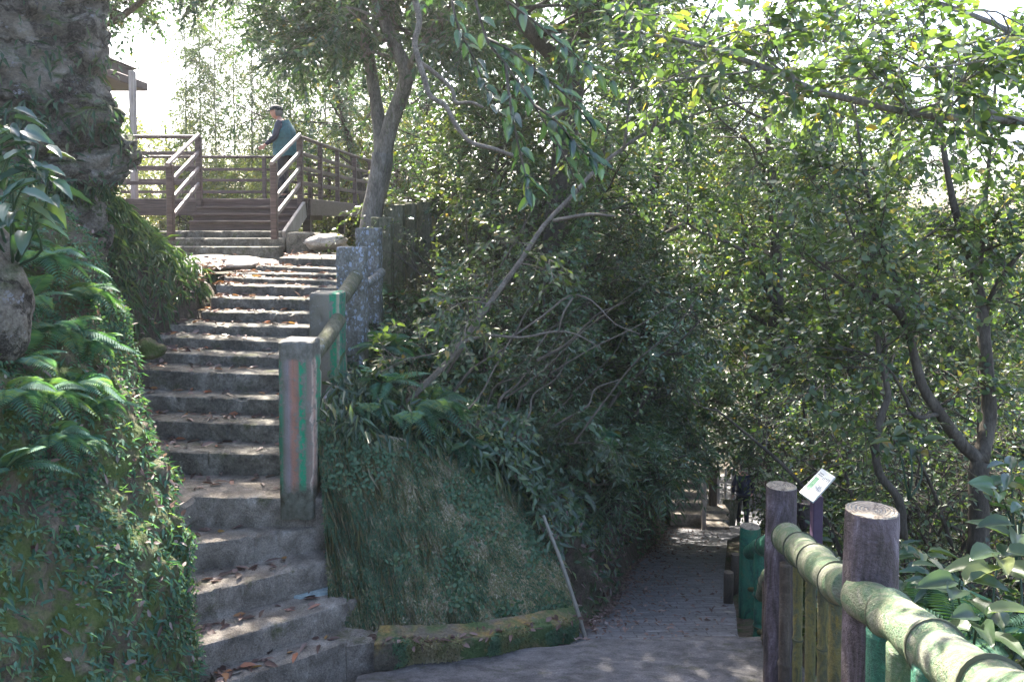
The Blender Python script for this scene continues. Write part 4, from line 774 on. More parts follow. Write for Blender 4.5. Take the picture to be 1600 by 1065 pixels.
    def cloth(name, ns, es, scale, mt, extra=()):
        ii = {n_: q for q, n_ in enumerate(ns)}; v, f = skin_part([J[n_] for n_ in ns], [(ii[a], ii[b]) for a, b in es], [rr.get(n_, rr.get(n_[:-1], .05))*scale.get(n_[:-1] if n_[-1] in 'LR' else n_, 1.1) for n_ in ns]); m = MB(); v = np.array(v); v = v+(fbm(v*14, 3)[:, None]-.5)*.018; m.add(v, f); m.build(name, mt, r, ang=0)
    cloth('shirt', ['spi', 'pel', 'che', 'shL', 'shR', 'elL', 'elR', 'wrL', 'wrR'], [('pel', 'spi'), ('spi', 'che'), ('che', 'shL'), ('che', 'shR'), ('shL', 'elL'), ('shR', 'elR'), ('elL', 'wrL'), ('elR', 'wrR')], {'spi': 1.2, 'pel': 1.2, 'che': 1.12, 'sh': 1.18, 'el': 1.35, 'wr': 1.35}, M[top])
    cloth('trousers', ['pel', 'hipL', 'hipR', 'knL', 'knR', 'anL', 'anR'], [('pel', 'hipL'), ('pel', 'hipR'), ('hipL', 'knL'), ('hipR', 'knR'), ('knL', 'anL'), ('knR', 'anR')], {'pel': 1.1, 'hip': 1.12, 'kn': 1.3, 'an': 1.5}, M[legs])
    for k in 'LR':
        a, t_ = np.array(J['an'+k]), np.array(J['toe'+k]); m = MB(); v, f = skin_part([a+np.array([0, 0, -.01]), a+np.array([-.03, 0, -.05]), (a+t_)/2+np.array([0, 0, -.01]), t_+np.array([.03, 0, 0])], [(0, 1), (1, 2), (2, 3)], [.045, .042, .042, .034]); m.add(v, f); m.build('shoe', M['black'], r, ang=0)
    if jacket: # open jacket hanging over the back and shoulders
        th = np.linspace(R(-158), R(158), 40); zz = np.linspace(1.46, .8, 22); G = np.zeros((40, 22, 3))
        for j, z in enumerate(zz):
            t_ = j/21; wx = .1+.08*min(1, t_*3)+.04*t_; wy = .1+.13*min(1, t_*4)+.03*t_
            G[:, j, 0] = l*(1-t_)-.02-np.cos(th)*wx; G[:, j, 1] = np.sin(th)*wy; G[:, j, 2] = z+.02*np.cos(th*2)
        G += ((fbm(G.reshape(-1, 3)*9, 3)-.5)*.06).reshape(40, 22, 1); m = MB(); m.grid(G); G3 = G*np.array([.95, .95, 1])+np.array([0, 0, -.004]); m.grid(G3, flip=True); m.build('jacket', M[jacket], r, ang=0)
    return r
person(P(447, 312, 15.45)*np.array([1, 1, 0])+np.array([0, 0, DZ]), R(178), 'elderly man in a dark cap and teal jacket looking down on the deck', dict(lean=.06, elL=(.08, .27, 1.13), wrL=(.27, .22, 1.0), elR=(-.06, -.25, 1.12), wrR=(.1, -.27, .93), knL=(.05, .1, .49), anL=(-.02, .11, .09), toeL=(.14, .12, .04), knR=(.09, -.09, .5), anR=(.12, -.1, .09), toeR=(.27, -.11, .04)), 'navy', 'black', 'teal').scale = (1.12, 1.12, 1.04)
pb = P(1160, 824, 21); person(pb, R(80), 'dark-clothed person walking away at the far end of the lower path', dict(lean=.02, elL=(-.04, .25, 1.13), wrL=(.06, .24, .9), elR=(.0, -.26, 1.13), wrR=(.1, -.25, .92), knL=(.14, .09, .5), anL=(.12, .09, .09), toeL=(.28, .1, .04), knR=(-.02, -.09, .49), anR=(-.16, -.09, .12), toeR=(-.03, -.1, .04)), 'navy', 'black', None, False)
# ------------------------------------------------------------------ plant kinds
HOME = np.array([0., 0, 0])
def shrub_kind(name, mtl, stems, h, spread, ls, lw, k=8, T=T_OV, droop=.25, nl=5, ns=4, ntw=6, ll=.7, sl=.45, tl=.3, t0=.25, lean=0, wm='bark2', arch=0):
    tr_ = []
    for i in range(stems):
        a = 6.28*(i+rng.random()*.7)/stems; d = np.array([math.cos(a)*spread+lean, math.sin(a)*spread, 1]); b0 = np.array([math.cos(a)*.08, math.sin(a)*.08, -.15])
        q = wobble(b0, d, h*rng.uniform(.75, 1.05), 7, .1, -.0)
        if arch: q[:, 2] -= arch*np.linspace(0, 1, 7)**2.2*h*.5; q[:, :2] *= (1+arch*np.linspace(0, 1, 7)**1.5*.5)[:, None]
        r0 = .012+.008*h*rng.uniform(.7, 1.2); tr_.append((q, np.linspace(r0, r0*.25, 7)))
    W, L = branchy(tr_, nl, ll, ns, sl, ntw, tl, k, ls, lw, t0, droop, T); return make_plant(name, W, L, M[wm], M[mtl], parts=('stems', 'foliage'), cat='shrub')
S1 = shrub_kind('broadleaf_shrub', 'leaf_dark', 5, 2.6, .42, .07, .036, k=9, ntw=7)
S2 = shrub_kind('broadleaf_shrub', 'leaf_dark', 4, 2.3, .6, .065, .03, arch=.5, k=9, ntw=7)
S3 = shrub_kind('broadleaf_shrub', 'leaf_mid', 5, 2.5, .5, .068, .038, k=9, ntw=7)
N1 = shrub_kind('narrow_leaf_shrub', 'leaf_dark', 7, 2.3, .55, .12, .02, T=T_SI, k=9, droop=.6, arch=.7)
K1 = shrub_kind('twiggy_shrub', 'leaf_mid', 7, 2.8, .45, .06, .03, T=T_SI, k=5, nl=6, ns=4, ntw=4, ll=.9)
SM = shrub_kind('low_shrub', 'leaf_dark', 5, .75, .6, .09, .045, nl=3, ns=3, ntw=4, ll=.3, sl=.2, tl=.16, k=6)
def tree_kind(name, mtl, h, cr, ls, lw, k=11, T=T_SI, t0=.35, nl=14, ns=7, ntw=9, wm='bark2', r0=.16, wob=.06, elev=(.1, .9), droop=.3):
    q = wobble((0, 0, -.3), (.05, .02, 1), h*.86, 8, wob); q[1:, 2] = np.maximum.accumulate(q[1:, 2])
    W, L = branchy([(q, np.linspace(r0, r0*.2, 8))], nl, cr, ns, cr*.42, ntw, cr*.17, k, ls, lw, t0, droop, T, elev, .4); return make_plant(name, W, L, M[wm], M[mtl], cat='tree')
T1 = tree_kind('leafy_tree', 'leaf_lit', 9.5, 3.2, .105, .055, k=14, ntw=11)
T2 = tree_kind('leafy_tree', 'leaf_mid', 10.5, 3.4, .105, .055, r0=.2, k=14, ntw=12)
T3 = tree_kind('tall_tree', 'leaf_dark', 9, 3.0, .095, .048, t0=.42, nl=16, k=15)
T4 = tree_kind('young_tree', 'leaf_mid', 5.2, 1.9, .072, .042, t0=.25, nl=15, ns=6, ntw=8, k=9, T=T_OV, r0=.06)
T5 = tree_kind('young_tree', 'leaf_lit', 5.6, 2.1, .085, .045, t0=.12, nl=16, ns=6, ntw=8, k=10, T=T_SI, r0=.06)
# bamboo culm
q = wobble((0, 0, -.2), (.0, .03, 1), 11, 14, .018); Lv = Leaves(); st = []; n = 380; tt = rng.uniform(.3, 1, n); p = np.array([along(q, a)[0] for a in tt]); d = rdir(n, -.3, .5); twigs(Lv, st, p, d, rng.uniform(.4, 1.1, n), 12, .17, .022, .7, T_SI, .4, .004, .6)
V1, T1_ = tubes_to_tris([(q, np.linspace(.045, .012, 14), 9)]); V2, T2_ = stems_to_tris(st); BB = make_plant('bamboo', (np.vstack([V1, V2]), np.vstack([T1_, T2_+len(V1)])), Lv, M['bamboo'], M['leaf_mid'], parts=('culm', 'foliage'), cat='bamboo')
# fern
def frond(Lv, st, p0, az, L, el, droop, rmm=.5):
    n = 25; t = np.linspace(0, 1, n); h = np.array([math.cos(az), math.sin(az), 0]); up = np.array([0, 0, 1.])
    pts = p0+h*(L*t*math.cos(el))[:, None]+up*(L*(t*math.sin(el)-droop*t*t))[:, None]; tg = unit(np.gradient(pts, axis=0)); sd_ = np.cross(h, up); nm = unit(np.cross(tg, sd_)*-1)
    i = np.arange(3, n); pl = L*.24*np.sin(np.pi*np.clip((t[i])**.75, 0, 1))**.8+.012
    for s_ in (1, -1): Lv.add(pts[i], sd_*s_+tg[i]*.35+np.array([0, 0, -.12]), np.tile(up, (len(i), 1))+tg[i]*.1+rng.normal(0, .08, (len(i), 3)), pl, np.full(len(i), L*.036+.004), np.clip(rng.normal(rmm, .15, len(i)), 0, 1))
    st.append(([pts[j][None] for j in (0, 8, 16, 24)], .0035))
def fern_kind(nf, L, droop, half=False):
    Lv = Leaves(); st = []
    for i in range(nf):
        az = (3.14*(i+.5)/nf+3.14 if half else 6.28*i/nf)+rng.normal(0, .2); frond(Lv, st, np.array([0., 0, 0]), az, L*rng.uniform(.7, 1.15), rng.uniform(.4, 1.0), droop*rng.uniform(.7, 1.2), rng.uniform(.2, .9))
    V, Tt = stems_to_tris(st); return make_plant('fern', (V, Tt), Lv, M['leaf_fern'], M['leaf_fern'], parts=('stalks', 'fronds'), cat='fern')
F1 = fern_kind(9, .55, .55); F2 = fern_kind(7, .6, .8, True)
GR = lambda x, y: float(Z(x, y))
def on(px, d, dz=0): x = (px-800)/F*d; return (x, d, GR(x, d)+dz)
# ------------------------------------------------------------------ shrubs on the slope between the steps and the lower path
g1 = 'shrubs crowding the slope above the lower path'
SL = [  # kind, px, d, rz, scale, label
 (SM, 640, 7.6, 0, 1.0, 'low glossy shrub at the wall top just right of the second striped post'), (SM, 610, 8.6, 1, 1.0, 'low shrub at the foot of the lichen posts'), (SM, 668, 9.2, 2, 1.25, 'low leafy shrub in front of the close row of weathered posts'), (SM, 690, 7.2, 3, 1.0, 'low shrub beside the big fern at the wall top'),
 (SM, 745, 7.7, 4, 1.0, 'low dark shrub hanging over the middle of the mossy wall'), (SM, 800, 7.6, 5, 1.2, 'low dark shrub over the right end of the mossy wall'), (SM, 640, 10.2, 5.5, 1.1, 'small shrub tight against the close row of weathered posts'), (SM, 595, 7.4, .5, .8, 'small leafy shrub under the taller lichen post'),
 (S2, 735, 9.0, 0, .62, 'arching dark shrub right of the close row of weathered posts'), (S1, 800, 8.6, 1, .75, 'dark glossy shrub behind the leaning pale branch'), (N1, 790, 8.2, .3, .6, 'drooping narrow-leaved shrub over the top of the mossy wall'), (N1, 860, 8.6, 2, .65, 'drooping narrow-leaved shrub above the leaning cane'),
 (S1, 870, 9.2, 2, .95, 'dense dark shrub in the middle of the slope'), (K1, 830, 9.8, 1, 1.0, 'twiggy brown-stemmed shrub in the middle of the slope'), (K1, 760, 10.4, 2.2, .8, 'twiggy shrub left of the middle of the slope'), (S3, 930, 10.2, .6, 1.1, 'mid-green shrub high on the slope above the path bend'),
 (S1, 790, 12, 4, 1.3, 'tall dark shrub behind the close row of weathered posts'), (S2, 850, 12.5, 5, 1.4, 'large arching shrub at the back of the slope'), (S1, 930, 13, 3, 1.5, 'large dark shrub below the leaning branch tip'), (N1, 930, 9.0, 4, .9, 'narrow-leaved shrub drooping over the dark earth bank'),
 (N1, 925, 10.5, 5, .8, 'narrow-leaved shrub hanging over the left edge of the path'), (S2, 925, 9.6, 1.4, .7, 'arching shrub reaching out above the path bend'), (K1, 955, 12.0, 3, 1.2, 'twiggy shrub above the path bend'), (S3, 985, 13.5, 4, 1.3, 'mid-green shrub above the far half of the path'),
 (N1, 950, 14.2, 0, .9, 'long narrow-leaved shrub arching above the far half of the path'), (S1, 955, 17, 1, 1.6, 'large dark shrub left of the far steps'), (N1, 985, 18.5, 2.5, 1.0, 'narrow-leaved shrub drooping in front of the far steps top'), (S1, 990, 15.5, 5, 1.8, 'very large dark shrub behind the path bend shrubs'),
 (S2, 722, 13.5, 3, .8, 'dark shrub behind the walkway end posts'), (S1, 735, 16.5, 2, 1.2, 'tall dark shrub beyond the end of the walkway'), (S3, 890, 16, 1, 1.9, 'tall mid-green shrub at the back of the slope centre'), (N1, 700, 8.3, 5, .42, 'small narrow-leaved shrub in front of the dark thicket'),
 (SM, 700, 7.0, 1.7, .8, 'low shrub right of the long arching fern on the wall top'), (SM, 790, 7.7, 2.7, .9, 'low shrub on the wall top above the leaning cane'), (SM, 850, 8.0, 4.7, .9, 'low shrub at the corner where wall and earth bank meet'), (SM, 870, 8.2, 3.9, 1.2, 'low shrub on the earth bank beside the path start'), (SM, 715, 7.7, 5.9, 1.2, 'low shrub below the leaning tree in the thicket'), (SM, 668, 8.0, 2.2, 1.0, 'low shrub between the lichen posts and the leaning tree')]
for k, px, d, rz, s_, lb in SL: place(k, on(px, d), rz, s_, lb, g1)
# trees rooted on the slope whose crowns close the view above
g2 = 'trees rising out of the slope thicket'
for k, px, d, rz, s_, lb in ((T3, 697, 18, 0, 1.15, 'tall dark tree with straight trunk right of the forked tree'), (T3, 880, 12.5, 1.6, .9, 'tall dark-leaved tree in the middle of the slope'), (T2, 985, 17, .8, .95, 'mid-green tree rising behind the path bend'), (T3, 800, 19, 3, 1.1, 'tall dark tree far back behind the slope centre'),
    (T4, 950, 10.8, 2, 1.0, 'young tree leaning out over the path bend'), (T4, 905, 10.4, 4, 1.05, 'young tree in front of the tall dark tree mid-slope'), (T4, 990, 13.6, 1, 1.1, 'young tree above the far half of the path, left side'), (T4, 750, 11.8, 5, 1.0, 'young tree right of the close row of weathered posts'), (T4, 1025, 19.5, 3, 1.5, 'young tree overhanging the far end of the path'), (T4, 830, 14.0, 3.3, 1.2, 'young tree at the back of the slope left of centre')):
    place(k, on(px, d), rz, s_, lb, g2)
# ------------------------------------------------------------------ right of the fence
g3 = 'young trees and shrubs right of the fence'
for k, px, d, rz, s_, lb in ((S3, 1325, 9.5, 1, .95, 'mid-green shrub behind the information sign'), (S3, 1345, 13, 2, 1.3, 'leafy shrub behind the second fence post'), (K1, 1420, 7.5, 1, 1.0, 'twiggy shrub left of the branching tree trunk'), (K1, 1560, 7.0, 3, 1.0, 'twiggy shrub at the right edge behind the broad leaves'),
    (S1, 1350, 12, 4, 1.4, 'dark shrub far behind the nearest fence post'), (K1, 1330, 10.5, 5, 1.3, 'twiggy shrub between the sign and the nearest fence post'), (S3, 1480, 10.5, 0, 1.3, 'mid-green shrub behind the branching tree'), (N1, 1350, 13.5, 1, 1.1, 'narrow-leaved shrub arching behind the sign'), (S3, 1580, 11, 2, 1.5, 'leafy shrub at the far right behind the branching tree'),
    (T4, 1325, 14.5, 0, 1.3, 'young tree standing behind the picket fence end'), (T4, 1340, 15.5, 2, 1.35, 'young tree in the wood above the nearest fence post'), (T4, 1450, 13.5, 4, 1.3, 'young tree behind the left limb of the branching tree'), (T4, 1570, 13, 1, 1.4, 'young tree behind the right limbs of the branching tree'), (S1, 1130, 26, 1, 1.7, 'dark shrub behind the left part of the picket fence'), (S1, 1190, 26.5, 3, 1.8, 'dark shrub behind the right part of the picket fence'), (S2, 1085, 25, 3, 1.8, 'dark shrub right behind the top of the far steps'), (S3, 1240, 24.5, 2, 1.7, 'mid-green shrub at the right end of the picket fence'), (K1, 1390, 14, 2, 1.8, 'tall twiggy shrub deep in the wood on the right'), (SM, 1440, 5.6, 1, 1.1, 'low glossy shrub just behind the nearest fence post'), (SM, 1350, 8.0, 3, 1.3, 'low glossy shrub between the two near fence posts')):
    place(k, on(px, d), rz, s_, lb, g3)
# background wood
g4 = 'backlit trees of the wood in the background'
for k, px, d, rz, s_, lb in ((T1, 240, 25, 0, .82, 'backlit yellow-green tree beyond the left railing'), (T1, 60, 24, 1, .9, 'backlit yellow-green tree behind the rock face'), (T1, 640, 27, 2, .95, 'yellow-green tree seen between forked tree and straight trunk'), (T1, 520, 33, 3, .95, 'yellow-green tree beyond the walkway railing'), (T2, 720, 30, 4, 1.05, 'mid-green tree beyond the straight trunk'), (T2, 860, 28, 0, 1.1, 'mid-green tree far behind the slope centre'),
    (T2, 990, 26, 1, 1.15, 'mid-green tree far behind the path bend'), (T2, 1100, 29, 2, 1.25, 'mid-green tree beyond the far steps'), (T1, 1190, 25, 3, 1.3, 'yellow-green tree behind the picket fence'), (T1, 1310, 22, 4, 1.1, 'yellow-green tree behind the sign in the background wood'), (T1, 1420, 26, 5, 1.1, 'yellow-green tree in the bright gap on the right'), (T1, 1540, 21, 0, 1.0, 'yellow-green tree behind the branching tree in the bright gap'),
    (T2, 1650, 20, 1, 1.1, 'mid-green tree at the right edge of the background wood'), (T1, 1250, 36, 2, 1.4, 'distant pale yellow-green tree above the picket fence'), (T1, 1480, 38, 2.6, 1.2, 'distant yellow-green tree low in the bright gap'), (T1, 400, 40, .6, 1.0, 'distant yellow-green tree behind the man'), (T2, 300, 36, 3.3, .85, 'distant tree low behind the deck railing'), (T1, 140, 38, 4.4, 1.0, 'distant tree behind the pavilion'), (T2, 1215, 19.5, .4, 1.25, 'mid-green tree just past the right side of the picket fence'), (T2, 1300, 18, 2.4, 1.15, 'mid-green tree filling the gap above the sign'), (T1, 1380, 30, 1.2, 1.35, 'tall yellow-green tree left of the bright gap on the right'), (T2, 1500, 27, 2.2, 1.15, 'mid-green tree behind the bright gap on the right'), (T1, 1590, 32, 3.7, 1.4, 'tall distant tree at the right end of the wood'),
    (T1, 580, 24, 5.1, .8, 'yellow-green tree right behind the forked tree'), (T1, 450, 34, 1.9, .95, 'yellow-green tree behind the bamboo row'), (T1, 330, 31, 2.9, .7, 'small yellow-green tree behind the back railing')):
    place(k, on(px, d), rz, s_, lb, g4)
# low bright undergrowth seen through the deck railing
g5 = 'backlit bushes seen through the deck railing'
for k, px, d, rz, s_, lb in ((K1, 250, 22, 0, 1.3, 'sunlit bush through the left railing panel'), (S3, 340, 23, 1, 1.3, 'sunlit bush through the middle of the back railing'), (K1, 400, 21.5, 2, 1.3, 'sunlit bush behind the man at the railing'), (S3, 560, 24, 3, 1.4, 'sunlit bush through the walkway railing left of the forked tree'), (K1, 640, 25, 4, 1.4, 'sunlit bush at the far end of the walkway railing'), (S3, 480, 30, 5, 1.6, 'distant sunlit bush through the walkway railing')):
    o = place(k, on(px, d), rz, s_, lb, g5)
for k, px, d, rz, s_, lb in ((T5, 225, 22.5, 0, 1.0, 'small backlit tree behind the left railing panel'), (T5, 300, 24, 1, .95, 'small backlit tree behind the left newel posts'), (T5, 365, 22.5, 2, .9, 'small backlit tree behind the middle of the back railing'), (T5, 430, 25, 3, 1.1, 'small backlit tree directly behind the man'), (T5, 500, 23, 4, 1.15, 'small backlit tree behind the near walkway railing'), (T5, 555, 26, 5, 1.3, 'small backlit tree left of the forked trunk'), (T5, 625, 24, .7, 1.3, 'small backlit tree right of the forked trunk'), (T5, 668, 28, 1.7, 1.5, 'small backlit tree at the walkway end'), (T5, 170, 26, 2.7, 1.2, 'small backlit tree behind the pavilion column')):
    place(k, on(px, d), rz, s_, lb, g5)
for k, px, d, rz, s_, lb in ((T2, 1140, 15.5, 5, 1.1, 'mid-green tree whose crown closes the top above the picket fence'), (T2, 1060, 22, 2, 1.25, 'mid-green tree above the far steps'), (T3, 590, 21, 2, 1.1, 'dark tall tree whose crown hangs behind the forked tree')):
    place(k, on(px if px != 1140 else 1215, d), rz, s_, lb, g4)
g6 = 'bamboo culms standing behind the deck'
for i, (px, d) in enumerate(((288, 24), (316, 26), (345, 23.5), (372, 26), (392, 24.5), (412, 27), (438, 25), (462, 24), (486, 27), (505, 25), (532, 28), (552, 26))):
    place(BB, on(px, d), i*1.3, .95+.1*math.sin(i*2.1), 'slender bamboo culm in the backlit row behind the deck', g6)
# ------------------------------------------------------------------ single trees traced from the photograph
def pts(*l): return np.array([P(*q) for q in l])
def hand_tree(name, tubes, label, cat, wm, Lv=None, lm='leaf_dark', st=None, parts=('trunk', 'crown'), extra=None):
    o0 = tubes[0][0][0]; V, Tt = tubes_to_tris(tubes)
    if extra is not None: V2, T2_ = extra; Tt = np.vstack([Tt, T2_+len(V)]); V = np.vstack([V, V2])
    if st: V2, T2_ = stems_to_tris(st); Tt = np.vstack([Tt, T2_+len(V)]); V = np.vstack([V, V2])
    r = empty(name, o0, label=label, cat=cat); trimesh(parts[0], V-o0, Tt, M[wm], r)
    if Lv and Lv.a:
        v, t, rr = Lv.arrays(); c_ = v[t].mean(1); sc_ = P(1276, 757, 6.5); px_ = c_[:, 0]/c_[:, 1]; pz_ = c_[:, 2]/c_[:, 1]; t = t[~((np.abs(px_-sc_[0]/sc_[1]) < .04) & (np.abs(pz_-sc_[2]/sc_[1]) < .04) & (c_[:, 1] < 6.9))]; trimesh(parts[1], v-o0, t, M[lm], r, rr)
    return r
tk = pts((577, 365, 11.4), (584, 320, 11.4), (594, 275, 11.4), (598, 240, 11.4)); lf = pts((593, 285, 11.4), (596, 240, 11.42), (592, 190, 11.45), (584, 140, 11.5), (577, 90, 11.5), (566, 20, 11.3), (558, -90, 11.0)); rt = pts((594, 285, 11.4), (600, 240, 11.38), (612, 190, 11.3), (629, 145, 11.2), (634, 112, 11.1), (612, 60, 11.0), (590, 5, 10.8), (560, -80, 10.4))
up1 = (lf[4:], [.075, .06, .05]); up2 = (rt[4:], [.09, .075, .065, .05])
W2, L2 = branchy([up1, up2, (pts((566, 20, 11.3), (520, -20, 11.8), (440, -20, 12.5), (350, 0, 13)), [.05, .04, .03, .02]), (pts((572, 70, 11.5), (520, 50, 12), (450, 60, 12.5)), [.03, .022, .015]), (pts((634, 112, 11.1), (680, 40, 10.6), (740, -40, 10), (800, -120, 9.5)), [.05, .04, .03, .02])], 8, 1.3, 6, .7, 7, .38, 11, .1, .045, .1, .4, T_OV, (-.5, .5))
hand_tree('forked_tree', [(tk, [.155, .145, .15, .15], 16), (lf, [.11, .11, .095, .085, .08, .065, .05], 12), (rt, [.12, .12, .11, .105, .1, .085, .07, .05], 12)], 'grey forked tree beside the concrete posts at the walkway', 'tree', 'bark', L2, 'leaf_dark', extra=W2)
# canopy tree left, above the frame, its boughs entering at the top left
q = pts((60, 330, 14), (60, 150, 14), (110, 20, 13.8), (150, -120, 13.5), (190, -260, 13)); W3, L3 = branchy([(q[2:], [.14, .1, .06]), (pts((150, -120, 13.5), (300, -190, 13), (460, -200, 12), (560, -190, 11)), [.08, .06, .05, .03]), (pts((110, 20, 13.8), (160, 40, 13.2), (205, 15, 12.8), (240, -10, 12.6), (330, -40, 12.3)), [.06, .055, .05, .04, .03]), (pts((150, -120, 13.5), (200, -170, 10.5), (240, -260, 8.5), (260, -420, 7)), [.08, .06, .05, .03])], 7, 1.5, 6, .8, 7, .4, 9, .12, .06, .2, .35, T_SI, (-.1, .7))
hand_tree('overhanging_tree', [(q, [.2, .18, .14, .1, .06], 12)], 'tree behind the rock face whose dark boughs cross the top left', 'tree', 'bark2', L3, 'leaf_dark', extra=W3)
# leaning pale branch
lb = pts((590, 690, 6.8), (640, 625, 6.9), (690, 575, 6.95), (722, 535, 7.0), (768, 470, 7.1), (815, 405, 7.2), (850, 352, 7.3), (895, 305, 7.4), (935, 262, 7.5), (1010, 207, 7.6), (1090, 178, 7.7), (1150, 162, 7.8), (1200, 160, 7.9)); b2 = pts((722, 535, 7.0), (760, 524, 6.9), (815, 527, 6.8), (865, 518, 6.8), (900, 522, 6.8), (940, 545, 6.75)); b3 = pts((800, 527, 6.85), (850, 492, 6.8), (890, 462, 6.8), (925, 470, 6.8), (960, 505, 6.75), (1000, 522, 6.7)); b4 = pts((865, 345, 7.3), (920, 335, 7.1), (960, 338, 7.0)); b5 = pts((1020, 205, 7.6), (1035, 150, 7.6), (1060, 110, 7.6), (1095, 50, 7.6), (1130, -20, 7.5)); b6 = pts((975, 230, 7.5), (985, 150, 7.5), (1000, 60, 7.4), (1010, -20, 7.4)); b7 = pts((895, 465, 6.8), (880, 490, 6.7), (872, 520, 6.7))
b8 = pts((640, 625, 6.9), (700, 590, 7.2), (760, 500, 7.4), (800, 440, 7.6), (870, 360, 7.8))
W4, L4 = branchy([(lb[2:7], [.01, .01, .009, .008, .007]), (lb[9:], [.016, .013, .01, .007]), (b5, [.014, .012, .01, .008, .005]), (b6, [.012, .01, .008, .006])], 6, .7, 4, .4, 5, .28, 7, .072, .036, .1, .3, T_OV, (-.4, .6), segs=5)
for bb in (b2, b3, b4, b7): lx = Leaves()
hand_tree('leaning_tree', [(lb, [.026, .026, .026, .025, .024, .023, .021, .019, .018, .016, .013, .010, .007], 12), (b2, [.016, .013, .011, .009, .007, .004], 8), (b3, [.01, .009, .009, .008, .006, .004], 8), (b4, [.02, .015, .008], 8), (b5, [.02, .017, .014, .011, .006], 8), (b6, [.014, .012, .01, .006], 8), (b7, [.01, .008, .006], 6)], 'slim pale tree leaning right across the dark slope thicket', 'tree', 'pale', L4, 'leaf_mid', extra=W4)
rng2 = np.random.default_rng(5)
for i in range(16):   # bare stems inside the thicket
    px = rng2.uniform(690, 900); y0 = rng2.uniform(560, 700); d = rng2.uniform(7.0, 8.4); an = rng2.uniform(.5, 1.1); L = rng2.uniform(120, 330)
    q = pts(*[(px+L*t*math.cos(an)+rng2.normal(0, 5), y0-L*t*math.sin(an)+rng2.normal(0, 5)-20*t*(1-t)*4*0, d+.25*t) for t in (0, .25, .5, .75, 1)]); m = MB(); r0 = rng2.uniform(.007, .016); m.tube(q, np.linspace(r0, r0*.4, 5), 6, fine=4); tag(m.build('bare_stem', M['pale' if i % 3 == 0 else 'bark2'], origin=q[0]), 'thin bare stem leaning right in the dark thicket', 'stem', 'thin bare stems leaning right in the thicket')
# vines
m = MB(); m.tube(pts((640, -30, 6.2), (655, 30, 6.2), (648, 70, 6.2), (662, 120, 6.2), (672, 150, 6.2), (695, 165, 6.2), (712, 195, 6.2), (735, 222, 6.2), (770, 232, 6.2), (800, 242, 6.3), (830, 238, 6.3)), np.linspace(.026, .014, 11), 9, jit=.12, fine=5); tag(m.build('vine', M['pale'], origin=P(640, -30, 6.2)), 'pale crooked vine hanging down left of the watery blue leaves', 'vine')
m = MB(); m.tube(pts((652, 95, 6.3), (680, 115, 6.3), (706, 140, 6.35), (712, 160, 6.35), (735, 160, 6.35), (755, 168, 6.4)), np.linspace(.02, .01, 6), 8, jit=.12, fine=5); tag(m.build('vine', M['pale'], origin=P(652, 95, 6.3)), 'shorter pale vine branching off to the right above the crooked one', 'vine')
# bough over the right
tb = pts((1720, 900, 4.6), (1730, 500, 4.4), (1735, 230, 4.2), (1740, 0, 4.1)); bo = pts((1735, 230, 4.2), (1600, 190, 4.1), (1510, 186, 4.1), (1420, 176, 4.1), (1340, 158, 4.1), (1270, 140, 4.1), (1200, 108, 4.1), (1120, 80, 4.2), (1040, 58, 4.3), (970, 50, 4.4)); bo2 = pts((1570, 188, 4.1), (1530, 160, 4.15), (1490, 122, 4.2), (1440, 105, 4.25), (1395, 82, 4.3))
W5, L5 = branchy([(bo[5:], [.012, .01, .008, .006, .004]), (bo[1:6], [.016, .016, .015, .014, .012]), (bo2, [.01, .008, .007, .006, .004]), (pts((1735, 150, 4.2), (1600, 60, 4.3), (1450, 0, 4.4), (1250, -50, 4.5), (1050, -60, 4.6)), [.02, .016, .014, .01, .006])], 6, .55, 4, .3, 5, .22, 7, .062, .038, .05, .25, T_OV, (-.5, .6), segs=5)
hand_tree('bough_tree', [(tb, [.12, .11, .1, .08], 14), (bo, [.024, .021, .02, .019, .018, .017, .015, .012, .009, .006], 10), (bo2, [.011, .01, .009, .007, .004], 8)], 'tree at the right edge with one long thin bough reaching across', 'tree', 'bark', L5, 'leaf_mid', extra=W5)
# branching tree on the right
D = 6.3; t0_ = pts((1528, 870, D), (1530, 800, D), (1528, 745, D), (1532, 720, D)); A1 = pts((1532, 720, D), (1500, 690, D), (1465, 640, D-.1), (1440, 600, D-.1), (1425, 540, D-.1), (1405, 490, D-.2), (1370, 465, D-.2), (1320, 440, D-.2), (1270, 400, D-.3)); A2 = pts((1408, 490, D-.15), (1398, 430, D), (1375, 380, D), (1360, 320, D), (1345, 240, D), (1335, 150, D)); A3 = pts((1532, 720, D), (1545, 650, D+.1), (1540, 560, D+.1), (1532, 470, D+.2), (1515, 400, D+.2), (1490, 320, D+.2), (1470, 200, D+.2), (1460, 80, D+.2)); A4 = pts((1536, 500, D+.2), (1560, 440, D+.1), (1600, 390, D), (1650, 340, D)); A5 = pts((1470, 645, D-.1), (1430, 650, D-.2), (1405, 600, D-.2), (1370, 560, D-.3), (1310, 540, D-.3)); A6 = pts((1530, 480, D+.2), (1535, 360, D+.3), (1550, 200, D+.3), (1560, 60, D+.3))
W6, L6 = branchy([(A1[3:], [.03, .025, .02, .016, .012, .008]), (A2, [.025, .02, .016, .012, .01, .006]), (A3[3:], [.035, .03, .025, .02, .012]), (A4, [.02, .015, .01, .006]), (A5, [.014, .012, .01, .008, .005]), (A6, [.02, .016, .012, .008])], 7, .75, 4, .4, 6, .28, 8, .066, .042, .15, .25, T_OV, (-.3, .6), segs=5)
